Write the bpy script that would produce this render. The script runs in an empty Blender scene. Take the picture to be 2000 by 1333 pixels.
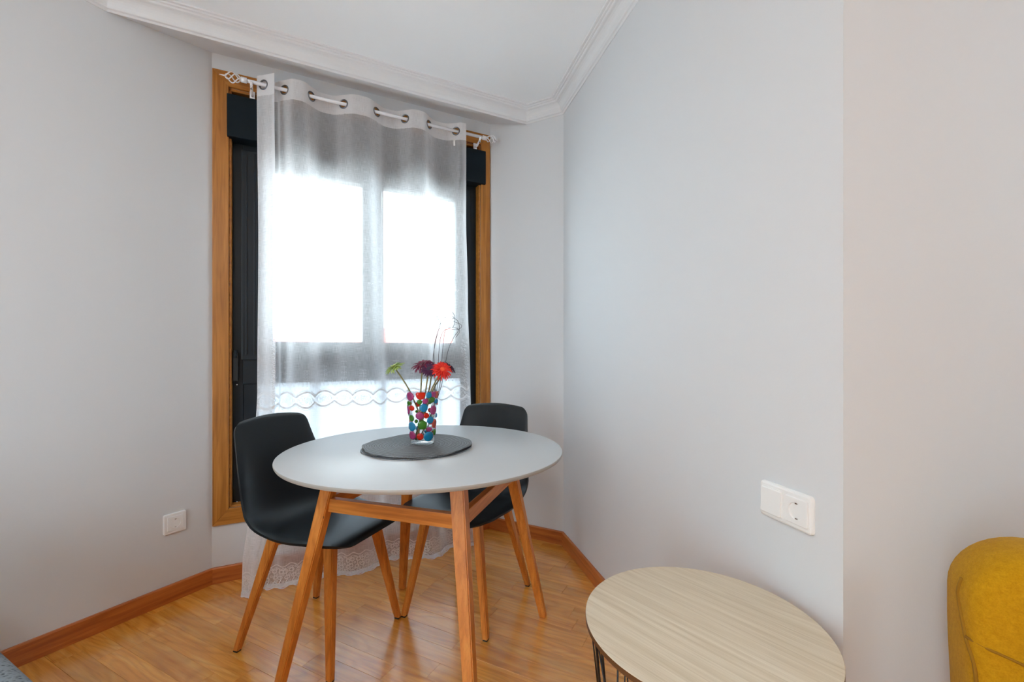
import bpy, bmesh, math, random
from mathutils import Vector, Matrix
random.seed(7)
R = math.radians
C = bpy.context.scene.collection
scene = bpy.context.scene

# ------------------------------------------------------------------ camera, light, exposure
F_PX, HOR, CAM_Z = 867.0, 687.0, 1.09
cam_d = bpy.data.cameras.new('camera'); cam = bpy.data.objects.new('camera', cam_d); C.objects.link(cam)
cam.location = (0, 0, CAM_Z); cam.rotation_euler = (R(90), 0, 0)
cam_d.sensor_width = 36.0; cam_d.lens = F_PX / 2000 * 36.0
cam_d.shift_y = (HOR - 666.5) / 2000.0
cam_d.clip_start = 0.02
scene.camera = cam

world = bpy.data.worlds.new('sky'); scene.world = world; world.use_nodes = True
bg = world.node_tree.nodes['Background']
bg.inputs[0].default_value = (0.79, 0.92, 1.0, 1); bg.inputs[1].default_value = 9.8

def area(name, loc, target, sx, sy, power, col, portal=False):
    d = bpy.data.lights.new(name, 'AREA'); d.shape = 'RECTANGLE'; d.size = sx; d.size_y = sy
    d.energy = power; d.color = col
    o = bpy.data.objects.new(name, d); C.objects.link(o); o.location = loc
    o.rotation_euler = (Vector(target) - Vector(loc)).to_track_quat('-Z', 'Y').to_euler()
    if portal: d.cycles.is_portal = True
    return o
# added fill lamp, unseen under the ceiling behind the camera
area('fill_light', (-0.6, -0.90, 2.36), (-0.6, -0.90, 0), 0.5, 0.5, 22, (0.97, 0.985, 1.0))
vs = scene.view_settings
vs.view_transform = 'Standard'; vs.look = 'None'; vs.gamma = 1.0; vs.use_curve_mapping = False
vs.exposure = 0.17
cy = scene.cycles
cy.use_denoising = True
cy.max_bounces = 14; cy.diffuse_bounces = 8; cy.glossy_bounces = 4; cy.transparent_max_bounces = 32
cy.transmission_bounces = 8; cy.sample_clamp_indirect = 8; cy.caustics_reflective = False; cy.caustics_refractive = False

# ------------------------------------------------------------------ helpers
def pix(x, y, z=0.0):
    """world point at height z seen at photo pixel (x, y)"""
    Y = F_PX * (CAM_Z - z) / (y - HOR)
    return Vector(((x - 1000) / F_PX * Y, Y, z))

def obj(name, me_or_bm, mat=None, parent=None, smooth=False):
    if isinstance(me_or_bm, bmesh.types.BMesh):
        me = bpy.data.meshes.new(name); me_or_bm.normal_update(); me_or_bm.to_mesh(me); me_or_bm.free()
    else:
        me = me_or_bm
    if mat is not None:
        for m in (mat if isinstance(mat, (list, tuple)) else [mat]): me.materials.append(m)
    if smooth:
        for p in me.polygons: p.use_smooth = True
    o = bpy.data.objects.new(name, me); C.objects.link(o)
    if parent is not None: o.parent = parent
    return o

def tag(o, label=None, cat=None, group=None, kind=None):
    if label: o['label'] = label
    if cat: o['category'] = cat
    if group: o['group'] = group
    if kind: o['kind'] = kind
    return o

def thing(name, label, cat, loc=(0, 0, 0), rz=0, group=None, kind=None):
    o = bpy.data.objects.new(name, None); C.objects.link(o)
    o.location = loc; o.rotation_euler = (0, 0, rz); o.empty_display_size = 0.05
    return tag(o, label, cat, group, kind)

def copy_tree(o, parent=None):
    c = o.copy(); C.objects.link(c)
    if parent is not None: c.parent = parent
    for ch in list(o.children): copy_tree(ch, c)
    return c

def add_prism(bm, ring_a, ring_b, mi=0):
    """closed loft between two equal polygons"""
    a = [bm.verts.new(p) for p in ring_a]; b = [bm.verts.new(p) for p in ring_b]
    n = len(a); fs = []
    for i in range(n):
        fs.append(bm.faces.new((a[i], a[(i + 1) % n], b[(i + 1) % n], b[i])))
    fs.append(bm.faces.new(a[::-1])); fs.append(bm.faces.new(b))
    for f in fs: f.material_index = mi
    return fs

def fix(bm):
    bmesh.ops.recalc_face_normals(bm, faces=bm.faces[:])
    return bm

def box_bm(x0, x1, y0, y1, z0, z1, bev=0.0, seg=2):
    bm = bmesh.new()
    add_prism(bm, [(x0, y0, z0), (x1, y0, z0), (x1, y1, z0), (x0, y1, z0)], [(x0, y0, z1), (x1, y0, z1), (x1, y1, z1), (x0, y1, z1)])
    fix(bm)
    if bev: bmesh.ops.bevel(bm, geom=bm.edges[:] , offset=bev, segments=seg, affect='EDGES', profile=0.6)
    return bm

def xform(bm, M):
    bmesh.ops.transform(bm, matrix=M, verts=bm.verts[:]); return bm

def beam_bm(p, q, ax, w0, d0, w1=None, d1=None, bev=0.003):
    """square bar from p to q; ax = direction of its width; size w x d at p, w1 x d1 at q; ends cut level when steep"""
    p, q, ax = Vector(p), Vector(q), Vector(ax).normalized()
    w1 = w0 if w1 is None else w1; d1 = d0 if d1 is None else d1
    dr = (q - p).normalized()
    ay = dr.cross(ax).normalized(); ax = ay.cross(dr).normalized()
    if abs(dr.z) > 0.7:      # level cut
        ax = Vector((ax.x, ax.y, 0)).normalized(); ay = Vector((-ax.y, ax.x, 0))
    bm = bmesh.new()
    def ring(c, w, d): return [c + ax * w / 2 * a + ay * d / 2 * b for a, b in ((-1, -1), (1, -1), (1, 1), (-1, 1))]
    add_prism(bm, ring(p, w0, d0), ring(q, w1, d1)); fix(bm)
    if bev: bmesh.ops.bevel(bm, geom=bm.edges[:], offset=bev, segments=2, affect='EDGES')
    return bm

def tube_bm(pts, r, n=8, bm=None, closed=False, taper=None):
    bm = bm or bmesh.new(); pts = [Vector(p) for p in pts]; rings = []
    N = len(pts); prev = None
    for i, p in enumerate(pts):
        if closed: t = pts[(i + 1) % N] - pts[i - 1]
        else: t = pts[min(i + 1, N - 1)] - pts[max(i - 1, 0)]
        t.normalize()
        if prev is None:
            a = t.orthogonal().normalized()
        else:
            a = (prev - t * prev.dot(t)).normalized()
        prev = a; b = t.cross(a)
        rr = r if taper is None else r * (1 + (taper - 1) * i / (N - 1))
        rings.append([bm.verts.new(p + (a * math.cos(2 * math.pi * k / n) + b * math.sin(2 * math.pi * k / n)) * rr) for k in range(n)])
    for i in range(N if closed else N - 1):
        A, B = rings[i], rings[(i + 1) % N]
        for k in range(n): bm.faces.new((A[k], A[(k + 1) % n], B[(k + 1) % n], B[k]))
    if not closed: bm.faces.new(rings[0][::-1]); bm.faces.new(rings[-1])
    return bm

def lathe_bm(profile, n=48, bm=None, close=True):
    """profile of (r, z); r = 0 makes a pole"""
    bm = bm or bmesh.new(); rings = []
    for r, z in profile:
        if r <= 1e-6: rings.append([bm.verts.new((0, 0, z))])
        else: rings.append([bm.verts.new((r * math.cos(2 * math.pi * k / n), r * math.sin(2 * math.pi * k / n), z)) for k in range(n)])
    for A, B in zip(rings, rings[1:]):
        for k in range(n):
            a0, a1 = A[k % len(A)], A[(k + 1) % len(A)]; b0, b1 = B[k % len(B)], B[(k + 1) % len(B)]
            vs_ = []
            for v in (a0, a1, b1, b0):
                if v not in vs_: vs_.append(v)
            if len(vs_) > 2: bm.faces.new(vs_)
    return fix(bm)

def spline(cp, n):
    """Catmull-Rom through control points, n samples equally spaced in arc length"""
    cp = [Vector(p) for p in cp]; P = [cp[0] * 2 - cp[1]] + cp + [cp[-1] * 2 - cp[-2]]; out = []
    for i in range(1, len(P) - 2):
        p0, p1, p2, p3 = P[i - 1:i + 3]
        for k in range(24):
            t = k / 24
            out.append(0.5 * ((2 * p1) + (p2 - p0) * t + (2 * p0 - 5 * p1 + 4 * p2 - p3) * t * t + (3 * p1 - p0 - 3 * p2 + p3) * t ** 3))
    out.append(cp[-1])
    L = [0]
    for a, b in zip(out, out[1:]): L.append(L[-1] + (b - a).length)
    res = []; j = 0
    for k in range(n):
        d = L[-1] * k / (n - 1)
        while j < len(L) - 2 and L[j + 1] < d: j += 1
        f = (d - L[j]) / max(1e-9, L[j + 1] - L[j])
        res.append(out[j].lerp(out[j + 1], min(1, max(0, f))))
    return res

def lerp_tab(tab, x):
    if x <= tab[0][0]: return tab[0][1]
    for (a, va), (b, vb) in zip(tab, tab[1:]):
        if x <= b:
            f = (x - a) / (b - a); f = f * f * (3 - 2 * f)
            return va + (vb - va) * f
    return tab[-1][1]

def smooth_tab(tab, x):
    n = len(tab)
    if x <= tab[0][0]: return tab[0][1]
    if x >= tab[-1][0]: return tab[-1][1]
    def slope(i):
        a, b = tab[max(0, i - 1)], tab[min(n - 1, i + 1)]; return (b[1] - a[1]) / (b[0] - a[0])
    for i in range(n - 1):
        (a, va), (b, vb) = tab[i], tab[i + 1]
        if x <= b:
            h = b - a; t = (x - a) / h; m0, m1 = slope(i) * h, slope(i + 1) * h
            return (2 * t ** 3 - 3 * t * t + 1) * va + (t ** 3 - 2 * t * t + t) * m0 + (3 * t * t - 2 * t ** 3) * vb + (t ** 3 - t * t) * m1

# ------------------------------------------------------------------ materials
def lin(c):
    return tuple(((v / 255) / 12.92 if v / 255 <= 0.04045 else ((v / 255 + 0.055) / 1.055) ** 2.4) for v in c) + (1,)

def mat(name, col, rough=0.5, metal=0.0, spec=0.5, bump=0.0, bscale=400, coat=0.0, var=0.0, vscale=3):
    m = bpy.data.materials.new(name); m.use_nodes = True; nt = m.node_tree; b = nt.nodes['Principled BSDF']
    b.inputs['Base Color'].default_value = col; b.inputs['Roughness'].default_value = rough; b.inputs['Metallic'].default_value = metal
    b.inputs['Specular IOR Level'].default_value = spec; b.inputs['Coat Weight'].default_value = coat
    tc = nt.nodes.new('ShaderNodeTexCoord')
    if bump:
        n = nt.nodes.new('ShaderNodeTexNoise'); n.inputs['Scale'].default_value = bscale; n.inputs['Detail'].default_value = 3
        bp = nt.nodes.new('ShaderNodeBump'); bp.inputs['Strength'].default_value = bump; bp.inputs['Distance'].default_value = 0.002
        nt.links.new(tc.outputs['Object'], n.inputs['Vector']); nt.links.new(n.outputs['Fac'], bp.inputs['Height']); nt.links.new(bp.outputs['Normal'], b.inputs['Normal'])
    if var:
        n = nt.nodes.new('ShaderNodeTexNoise'); n.inputs['Scale'].default_value = vscale; n.inputs['Detail'].default_value = 4
        mx = nt.nodes.new('ShaderNodeMix'); mx.data_type = 'RGBA'
        mx.inputs[6].default_value = tuple(c * (1 - var) for c in col[:3]) + (1,); mx.inputs[7].default_value = tuple(min(1, c * (1 + var)) for c in col[:3]) + (1,)
        nt.links.new(tc.outputs['Object'], n.inputs['Vector']); nt.links.new(n.outputs['Fac'], mx.inputs[0]); nt.links.new(mx.outputs[2], b.inputs['Base Color'])
    return m

def wood(name, cols, rough=0.4, scale=(3, 40, 40), rnd=0.25, bump=0.08, fine=1.0, spec=0.5, axis_rot=(0, 0, 0), coat=0.0, cath=0.5):
    """grain along local X; cols = dark, mid, light; rnd = tone difference between pieces"""
    m = bpy.data.materials.new(name); m.use_nodes = True; nt = m.node_tree; N = nt.nodes.new; L = nt.links.new
    b = nt.nodes['Principled BSDF']; b.inputs['Roughness'].default_value = rough; b.inputs['Specular IOR Level'].default_value = spec
    b.inputs['Coat Weight'].default_value = coat; b.inputs['Coat Roughness'].default_value = 0.22
    tc = N('ShaderNodeTexCoord'); oi = N('ShaderNodeObjectInfo')
    mp = N('ShaderNodeMapping'); mp.inputs['Rotation'].default_value = axis_rot; L(tc.outputs['Object'], mp.inputs['Vector'])
    off = N('ShaderNodeVectorMath'); off.operation = 'ADD'
    rv = N('ShaderNodeVectorMath'); rv.operation = 'SCALE'; rv.inputs[0].default_value = (7.3, 3.1, 5.7); L(oi.outputs['Random'], rv.inputs['Scale'])
    L(mp.outputs['Vector'], off.inputs[0]); L(rv.outputs['Vector'], off.inputs[1])
    sc = N('ShaderNodeVectorMath'); sc.operation = 'MULTIPLY'; sc.inputs[1].default_value = scale; L(off.outputs[0], sc.inputs[0])
    n1 = N('ShaderNodeTexNoise'); n1.inputs['Scale'].default_value = 1.0; n1.inputs['Detail'].default_value = 6; n1.inputs['Distortion'].default_value = 0.6; L(sc.outputs[0], n1.inputs['Vector'])
    # cathedral bands: iso-lines of a smooth stretched noise
    sc2 = N('ShaderNodeVectorMath'); sc2.operation = 'MULTIPLY'; sc2.inputs[1].default_value = (scale[0] * 0.55, scale[1] * 0.22, scale[2] * 0.22); L(off.outputs[0], sc2.inputs[0])
    n2 = N('ShaderNodeTexNoise'); n2.inputs['Scale'].default_value = 1.0; n2.inputs['Detail'].default_value = 1.2; L(sc2.outputs[0], n2.inputs['Vector'])
    mu = N('ShaderNodeMath'); mu.operation = 'MULTIPLY'; mu.inputs[1].default_value = 75; L(n2.outputs['Fac'], mu.inputs[0])
    si = N('ShaderNodeMath'); si.operation = 'SINE'; L(mu.outputs[0], si.inputs[0])
    mr = N('ShaderNodeMapRange'); mr.inputs['From Min'].default_value = -1; mr.inputs['From Max'].default_value = 1; L(si.outputs[0], mr.inputs['Value'])
    pw = N('ShaderNodeMath'); pw.operation = 'POWER'; pw.inputs[1].default_value = 2.5; L(mr.outputs[0], pw.inputs[0])
    # fine pores
    sc3 = N('ShaderNodeVectorMath'); sc3.operation = 'MULTIPLY'; sc3.inputs[1].default_value = (scale[0] * 4, scale[1] * 8 * fine, scale[2] * 8 * fine); L(off.outputs[0], sc3.inputs[0])
    n3 = N('ShaderNodeTexNoise'); n3.inputs['Scale'].default_value = 1.0; n3.inputs['Detail'].default_value = 3; L(sc3.outputs[0], n3.inputs['Vector'])
    r1 = N('ShaderNodeValToRGB'); e = r1.color_ramp.elements; e[0].position = 0.28; e[0].color = cols[0]; e[1].position = 0.72; e[1].color = cols[2]
    mid = r1.color_ramp.elements.new(0.5); mid.color = cols[1]; L(n1.outputs['Fac'], r1.inputs['Fac'])
    mx = N('ShaderNodeMix'); mx.data_type = 'RGBA'; mx.blend_type = 'MULTIPLY'; L(r1.outputs['Color'], mx.inputs[6])
    mx.inputs[7].default_value = (0.68, 0.60, 0.52, 1)
    f1 = N('ShaderNodeMath'); f1.operation = 'MULTIPLY'; f1.inputs[1].default_value = cath; L(pw.outputs[0], f1.inputs[0]); L(f1.outputs[0], mx.inputs[0])
    mx2 = N('ShaderNodeMix'); mx2.data_type = 'RGBA'; mx2.blend_type = 'MULTIPLY'; L(mx.outputs[2], mx2.inputs[6]); mx2.inputs[7].default_value = (0.72, 0.66, 0.60, 1)
    mr3 = N('ShaderNodeMapRange'); mr3.inputs['From Min'].default_value = 0.5; mr3.inputs['From Max'].default_value = 0.75; mr3.inputs['To Max'].default_value = 0.6; L(n3.outputs['Fac'], mr3.inputs['Value']); L(mr3.outputs[0], mx2.inputs[0])
    hs = N('ShaderNodeHueSaturation'); vr = N('ShaderNodeMapRange'); vr.inputs['To Min'].default_value = 1 - rnd; vr.inputs['To Max'].default_value = 1 + rnd
    L(oi.outputs['Random'], vr.inputs['Value']); L(vr.outputs[0], hs.inputs['Value']); L(mx2.outputs[2], hs.inputs['Color']); L(hs.outputs[0], b.inputs['Base Color'])
    if bump:
        bp = N('ShaderNodeBump'); bp.inputs['Strength'].default_value = bump; bp.inputs['Distance'].default_value = 0.001
        L(n3.outputs['Fac'], bp.inputs['Height']); L(bp.outputs['Normal'], b.inputs['Normal'])
    return m

def sheer(name, opac, col=(0.94, 0.95, 0.97, 1), transl=0.6, weave=True, spots=0.0):
    m = bpy.data.materials.new(name); m.use_nodes = True; nt = m.node_tree; N = nt.nodes.new; L = nt.links.new
    out = nt.nodes['Material Output']; nt.nodes.remove(nt.nodes['Principled BSDF'])
    tr = N('ShaderNodeBsdfTransparent'); df = N('ShaderNodeBsdfDiffuse'); tl = N('ShaderNodeBsdfTranslucent')
    df.inputs['Color'].default_value = col; tl.inputs['Color'].default_value = col
    m1 = N('ShaderNodeMixShader'); m1.inputs[0].default_value = transl; L(df.outputs[0], m1.inputs[1]); L(tl.outputs[0], m1.inputs[2])
    m2 = N('ShaderNodeMixShader'); L(tr.outputs[0], m2.inputs[1]); L(m1.outputs[0], m2.inputs[2]); m2.inputs[0].default_value = opac
    if weave:
        tc = N('ShaderNodeTexCoord')
        vals = []
        for sx, sy in ((25, 900), (900, 25)):
            mp = N('ShaderNodeMapping'); mp.inputs['Scale'].default_value = (sx, sy, 1); L(tc.outputs['UV'], mp.inputs['Vector'])
            n = N('ShaderNodeTexNoise'); n.inputs['Scale'].default_value = 1; n.inputs['Detail'].default_value = 2; L(mp.outputs[0], n.inputs['Vector']); vals.append(n.outputs['Fac'])
        ad = N('ShaderNodeMath'); ad.operation = 'ADD'; L(vals[0], ad.inputs[0]); L(vals[1], ad.inputs[1])
        mr = N('ShaderNodeMapRange'); mr.inputs['From Min'].default_value = 0.6; mr.inputs['From Max'].default_value = 1.4
        mr.inputs['To Min'].default_value = max(0, opac - 0.2); mr.inputs['To Max'].default_value = min(1, opac + 0.2)
        # a thread sheet seen edge-on closes up
        lw = N('ShaderNodeLayerWeight'); lw.inputs['Blend'].default_value = 0.5
        ml = N('ShaderNodeMath'); ml.operation = 'MULTIPLY_ADD'; ml.inputs[1].default_value = 0.9; ml.use_clamp = True
        L(lw.outputs['Facing'], ml.inputs[0]); L(ad.outputs[0], mr.inputs['Value']); L(mr.outputs[0], ml.inputs[2])
        L(ml.outputs[0], m2.inputs[0])
    L(m2.outputs[0], out.inputs['Surface'])
    return m

def clear_glass(name, tint=(1, 1, 1, 1), gloss=1.0, edge=0.0):
    m = bpy.data.materials.new(name); m.use_nodes = True; nt = m.node_tree; N = nt.nodes.new; L = nt.links.new
    out = nt.nodes['Material Output']; nt.nodes.remove(nt.nodes['Principled BSDF'])
    tr = N('ShaderNodeBsdfTransparent'); tr.inputs['Color'].default_value = tint
    gl = N('ShaderNodeBsdfGlossy'); gl.inputs['Roughness'].default_value = 0.02
    fr = N('ShaderNodeFresnel'); fr.inputs['IOR'].default_value = 1.35
    ml = N('ShaderNodeMath'); ml.operation = 'MULTIPLY'; ml.inputs[1].default_value = gloss; L(fr.outputs[0], ml.inputs[0])
    mx = N('ShaderNodeMixShader'); L(ml.outputs[0], mx.inputs[0]); L(tr.outputs[0], mx.inputs[1]); L(gl.outputs[0], mx.inputs[2]); L(mx.outputs[0], out.inputs['Surface'])
    return m

M = {}
M['wall'] = mat('wall_paint', (0.665, 0.685, 0.705, 1), 0.75, bump=0.06, bscale=220, spec=0.3)
M['ceil'] = mat('ceiling_paint', (0.90, 0.94, 0.97, 1), 0.85, spec=0.2)
M['plaster'] = mat('cornice_plaster', (0.76, 0.78, 0.80, 1), 0.8, spec=0.2)
M['floor'] = wood('oak_parquet', (lin((206, 128, 40)), lin((230, 158, 60)), lin((240, 178, 84))), rough=0.23, scale=(3.0, 40, 40), rnd=0.10, bump=0.04, spec=1.0, cath=0.42, coat=0.8)
M['floor'].node_tree.nodes['Principled BSDF'].inputs['Coat IOR'].default_value = 1.8
M['subfloor'] = mat('subfloor', lin((70, 46, 26)), 0.8)
M['base'] = wood('baseboard_wood', (lin((160, 84, 32)), lin((186, 104, 44)), lin((202, 120, 58))), rough=0.35, scale=(3, 45, 45), rnd=0.05, cath=0.25)
M['casing'] = wood('casing_wood', (lin((150, 94, 34)), lin((176, 114, 44)), lin((192, 130, 58))), rough=0.38, scale=(2.5, 55, 55), rnd=0.06, cath=0.3)
M['leg'] = wood('beech_leg', (lin((180, 106, 40)), lin((206, 128, 52)), lin((220, 148, 68))), rough=0.36, scale=(3, 60, 60), rnd=0.06, cath=0.25, axis_rot=(0, R(90), 0))
M['rail'] = wood('beech_rail', (lin((180, 106, 40)), lin((206, 128, 52)), lin((220, 148, 68))), rough=0.36, scale=(3, 60, 60), rnd=0.06, cath=0.25)
M['alu'] = mat('dark_aluminium', lin((14, 25, 33)), 0.4, metal=0.0, spec=0.35)
M['alu_box'] = mat('dark_shutter_box', lin((8, 22, 30)), 0.6, spec=0.2)
M['black'] = mat('black_rubber', lin((12, 14, 16)), 0.6)
M['steel'] = mat('steel', (0.55, 0.56, 0.58, 1), 0.25, metal=1.0)
M['eyelet'] = mat('gunmetal_eyelet', (0.22, 0.23, 0.25, 1), 0.28, metal=1.0)
M['rod'] = mat('white_rod', (0.86, 0.87, 0.9, 1), 0.25)
M['pane'] = clear_glass('window_glass', (0.97, 0.985, 0.98, 1))
M['shell'] = mat('dark_grey_plastic', lin((11, 20, 26)), 0.40, spec=0.42, bump=0.03, bscale=900)
M['top'] = mat('pale_grey_lacquer', lin((198, 203, 206)), 0.36, spec=0.4)
M['rim'] = mat('grey_lacquer_edge', lin((164, 162, 157)), 0.45)
M['wire'] = mat('black_wire', lin((18, 16, 18)), 0.45)
M['plastic'] = mat('white_plastic', (0.84, 0.84, 0.83, 1), 0.3)
M['hole'] = mat('socket_hole', lin((18, 18, 18)), 0.6)
M['sheer'] = sheer('sheer_voile', 0.47, transl=0.5)
M['heading'] = sheer('heading_voile', 0.86, transl=0.4)
M['lace'] = sheer('lace_thread', 0.90, col=(0.88, 0.90, 0.92, 1), transl=0.04, weave=False)
M['stem'] = mat('flower_stem', lin((136, 126, 78)), 0.6, var=0.2, vscale=60)
M['twig'] = mat('dry_twig', lin((84, 82, 84)), 0.7)

# frosted lower pane
fm = bpy.data.materials.new('frosted_glass'); fm.use_nodes = True; nt = fm.node_tree
nt.nodes.remove(nt.nodes['Principled BSDF'])
tl = nt.nodes.new('ShaderNodeBsdfTranslucent'); tl.inputs[0].default_value = (0.53, 0.56, 0.585, 1)
gl = nt.nodes.new('ShaderNodeBsdfGlossy'); gl.inputs['Roughness'].default_value = 0.3
mx = nt.nodes.new('ShaderNodeMixShader'); mx.inputs[0].default_value = 0.06
nt.links.new(tl.outputs[0], mx.inputs[1]); nt.links.new(gl.outputs[0], mx.inputs[2]); nt.links.new(mx.outputs[0], nt.nodes['Material Output'].inputs[0])
M['frost'] = fm

# pale ash table top
M['ash'] = wood('pale_ash_veneer', (lin((203, 187, 160)), lin((214, 200, 176)), lin((222, 210, 188))), rough=0.5, scale=(2.0, 70, 70), rnd=0.0, bump=0.03, cath=0.12, spec=0.35)
M['ash_edge'] = mat('dark_board_edge', lin((96, 62, 32)), 0.6)

# woven fabrics
def fabric(name, ca, cb, scale, bump, rough=0.95, vor=False):
    m = bpy.data.materials.new(name); m.use_nodes = True; nt = m.node_tree; N = nt.nodes.new; L = nt.links.new
    b = nt.nodes['Principled BSDF']; b.inputs['Roughness'].default_value = rough; b.inputs['Specular IOR Level'].default_value = 0.15
    b.inputs['Sheen Weight'].default_value = 0.05
    tc = N('ShaderNodeTexCoord')
    n = N('ShaderNodeTexVoronoi' if vor else 'ShaderNodeTexNoise'); n.inputs['Scale'].default_value = scale
    if not vor: n.inputs['Detail'].default_value = 4
    L(tc.outputs['Object'], n.inputs['Vector'])
    n2 = N('ShaderNodeTexNoise'); n2.inputs['Scale'].default_value = 120; n2.inputs['Detail'].default_value = 5; L(tc.outputs['Object'], n2.inputs['Vector'])
    ad = N('ShaderNodeMath'); ad.operation = 'MULTIPLY_ADD'; ad.inputs[1].default_value = 0.5; L(n2.outputs['Fac'], ad.inputs[0])
    hf = N('ShaderNodeMath'); hf.operation = 'MULTIPLY'; hf.inputs[1].default_value = 0.5 if not vor else 0.9; L(n.outputs[0], hf.inputs[0]); L(hf.outputs[0], ad.inputs[2])
    rp = N('ShaderNodeValToRGB'); rp.color_ramp.elements[0].position = 0.35; rp.color_ramp.elements[1].position = 0.65
    rp.color_ramp.elements[0].color = ca; rp.color_ramp.elements[1].color = cb; L(ad.outputs[0], rp.inputs[0]); L(rp.outputs[0], b.inputs['Base Color'])
    bp = N('ShaderNodeBump'); bp.inputs['Strength'].default_value = bump; bp.inputs['Distance'].default_value = 0.003; L(n.outputs[0], bp.inputs['Height']); L(bp.outputs[0], b.inputs['Normal'])
    return m
M['mustard'] = fabric('mustard_weave', lin((178, 128, 8)), lin((200, 150, 22)), 420, 0.35)
M['mustard_seam'] = mat('mustard_seam', lin((150, 106, 8)), 0.9)
M['grey_knit'] = fabric('grey_chunky_knit', lin((70, 78, 84)), lin((122, 130, 136)), 130, 0.7, vor=True)
def ring_weave(name, dark, light):
    m = bpy.data.materials.new(name); m.use_nodes = True; nt = m.node_tree; N = nt.nodes.new; L = nt.links.new
    b = nt.nodes['Principled BSDF']; b.inputs['Roughness'].default_value = 0.55
    tc = N('ShaderNodeTexCoord'); sp_ = N('ShaderNodeSeparateXYZ'); L(tc.outputs['Object'], sp_.inputs[0])
    def mth(op, a_, b_=None, v=None):
        n = N('ShaderNodeMath'); n.operation = op; L(a_, n.inputs[0])
        if b_ is not None: L(b_, n.inputs[1])
        if v is not None: n.inputs[1].default_value = v
        return n.outputs[0]
    r_ = mth('SQRT', mth('ADD', mth('MULTIPLY', sp_.outputs[0], sp_.outputs[0]), mth('MULTIPLY', sp_.outputs[1], sp_.outputs[1])))
    a_ = mth('ARCTAN2', sp_.outputs[0], sp_.outputs[1])
    ring = mth('SINE', mth('MULTIPLY', r_, v=2 * math.pi / 0.0056)); rib = mth('SINE', mth('ADD', mth('MULTIPLY', a_, v=240.0), mth('MULTIPLY', r_, v=900.0)))
    s_ = mth('ADD', mth('MULTIPLY', ring, v=0.34), mth('MULTIPLY', rib, v=0.2)); s_ = mth('ADD', s_, v=0.5)
    rp = N('ShaderNodeValToRGB'); rp.color_ramp.elements[0].color = dark; rp.color_ramp.elements[1].color = light; L(s_, rp.inputs[0]); L(rp.outputs[0], b.inputs['Base Color'])
    bp = N('ShaderNodeBump'); bp.inputs['Strength'].default_value = 0.6; bp.inputs['Distance'].default_value = 0.002; L(s_, bp.inputs['Height']); L(bp.outputs[0], b.inputs['Normal'])
    return m
M['mat_dark'] = ring_weave('woven_mat', lin((36, 39, 43)), lin((132, 136, 140)))

# ------------------------------------------------------------------ room plan (baseboard faces, floor pixels)
A = pix(415, 1143).xy; B = pix(956, 1034).xy; Cc = pix(1097, 1066).xy
d_left = (A - pix(46.5, 1300).xy).normalized()                 # left wall, running away from the camera
d_win = (B - A).normalized(); d_small = (Cc - B).normalized(); d_right = (pix(1160, 1143).xy - Cc).normalized()
k_ = (1647 - 1000) / F_PX
t_ = (k_ * Cc.y - Cc.x) / (d_right.x - k_ * d_right.y)
D = Cc + d_right * t_
d_w2 = Vector((-d_right.y, d_right.x))                          # side wall beyond the corner, square to the right wall
def inn(d): return Vector((d.y, -d.x))                          # into the room, for walls listed clockwise from the left
n_left, n_win, n_small, n_right, n_w2 = inn(d_left), inn(d_win), inn(d_small), inn(d_right), inn(d_w2)
T_B = 0.013
def isect(p, d, q, e):
    den = d.x * e.y - d.y * e.x
    t = ((q.x - p.x) * e.y - (q.y - p.y) * e.x) / den
    return p + d * t
def off_corner(p, d1, n1, d2, n2, o):   # corner moved by o out of the room
    return isect(p - n1 * o, d1, p - n2 * o, d2)
WA = off_corner(A, d_left, n_left, d_win, n_win, T_B); WB = off_corner(B, d_win, n_win, d_small, n_small, T_B)
WC = off_corner(Cc, d_small, n_small, d_right, n_right, T_B); WD = D
L0 = WA - d_left * 4.9                                          # left wall end behind the camera
W2E = WD + d_w2 * 2.3                                           # wall 2 end
BR = Vector((W2E.x + 0.25, L0.y - 0.0)); BL = L0
poly = [L0, WA, WB, WC, WD, W2E, BR]
ZC = 2.50; TH = 0.14

def wall(name, p, q, n, z0=0.0, z1=ZC + 0.05, holes=(), m=None, ext=(0.0, 0.0)):
    """wall slab from p to q (room face), thickness outwards; holes = (s0, s1, za, zb)"""
    d = (q - p).normalized(); p = p - d * ext[0]; q = q + d * ext[1]; Ln = (q - p).length
    bm = bmesh.new()
    ss = sorted({0.0, Ln} | {v + ext[0] for h in holes for v in h[:2]}); zz = sorted({z0, z1} | {v for h in holes for v in h[2:]})
    def P(s, z, o): v = p + d * s - n * o; return (v.x, v.y, z)
    grid = {}
    for i in range(len(ss) - 1):
        for j in range(len(zz) - 1):
            cs, cz = (ss[i] + ss[i + 1]) / 2 - ext[0], (zz[j] + zz[j + 1]) / 2
            if any(h[0] < cs < h[1] and h[2] < cz < h[3] for h in holes): continue
            add_prism(bm, [P(ss[i], zz[j], 0), P(ss[i + 1], zz[j], 0), P(ss[i + 1], zz[j], TH), P(ss[i], zz[j], TH)],
                      [P(ss[i], zz[j + 1], 0), P(ss[i + 1], zz[j + 1], 0), P(ss[i + 1], zz[j + 1], TH), P(ss[i], zz[j + 1], TH)])
    bmesh.ops.remove_doubles(bm, verts=bm.verts[:], dist=1e-5)
    seen = {}
    for f in bm.faces[:]:
        key = tuple(sorted(v.index for v in f.verts)) if False else frozenset(f.verts)
        seen.setdefault(key, []).append(f)
    dead = [f for fs in seen.values() if len(fs) > 1 for f in fs]
    bmesh.ops.delete(bm, geom=dead, context='FACES_ONLY')
    fix(bm)
    return tag(obj(name, bm, m or M['wall']), kind='structure')

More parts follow.
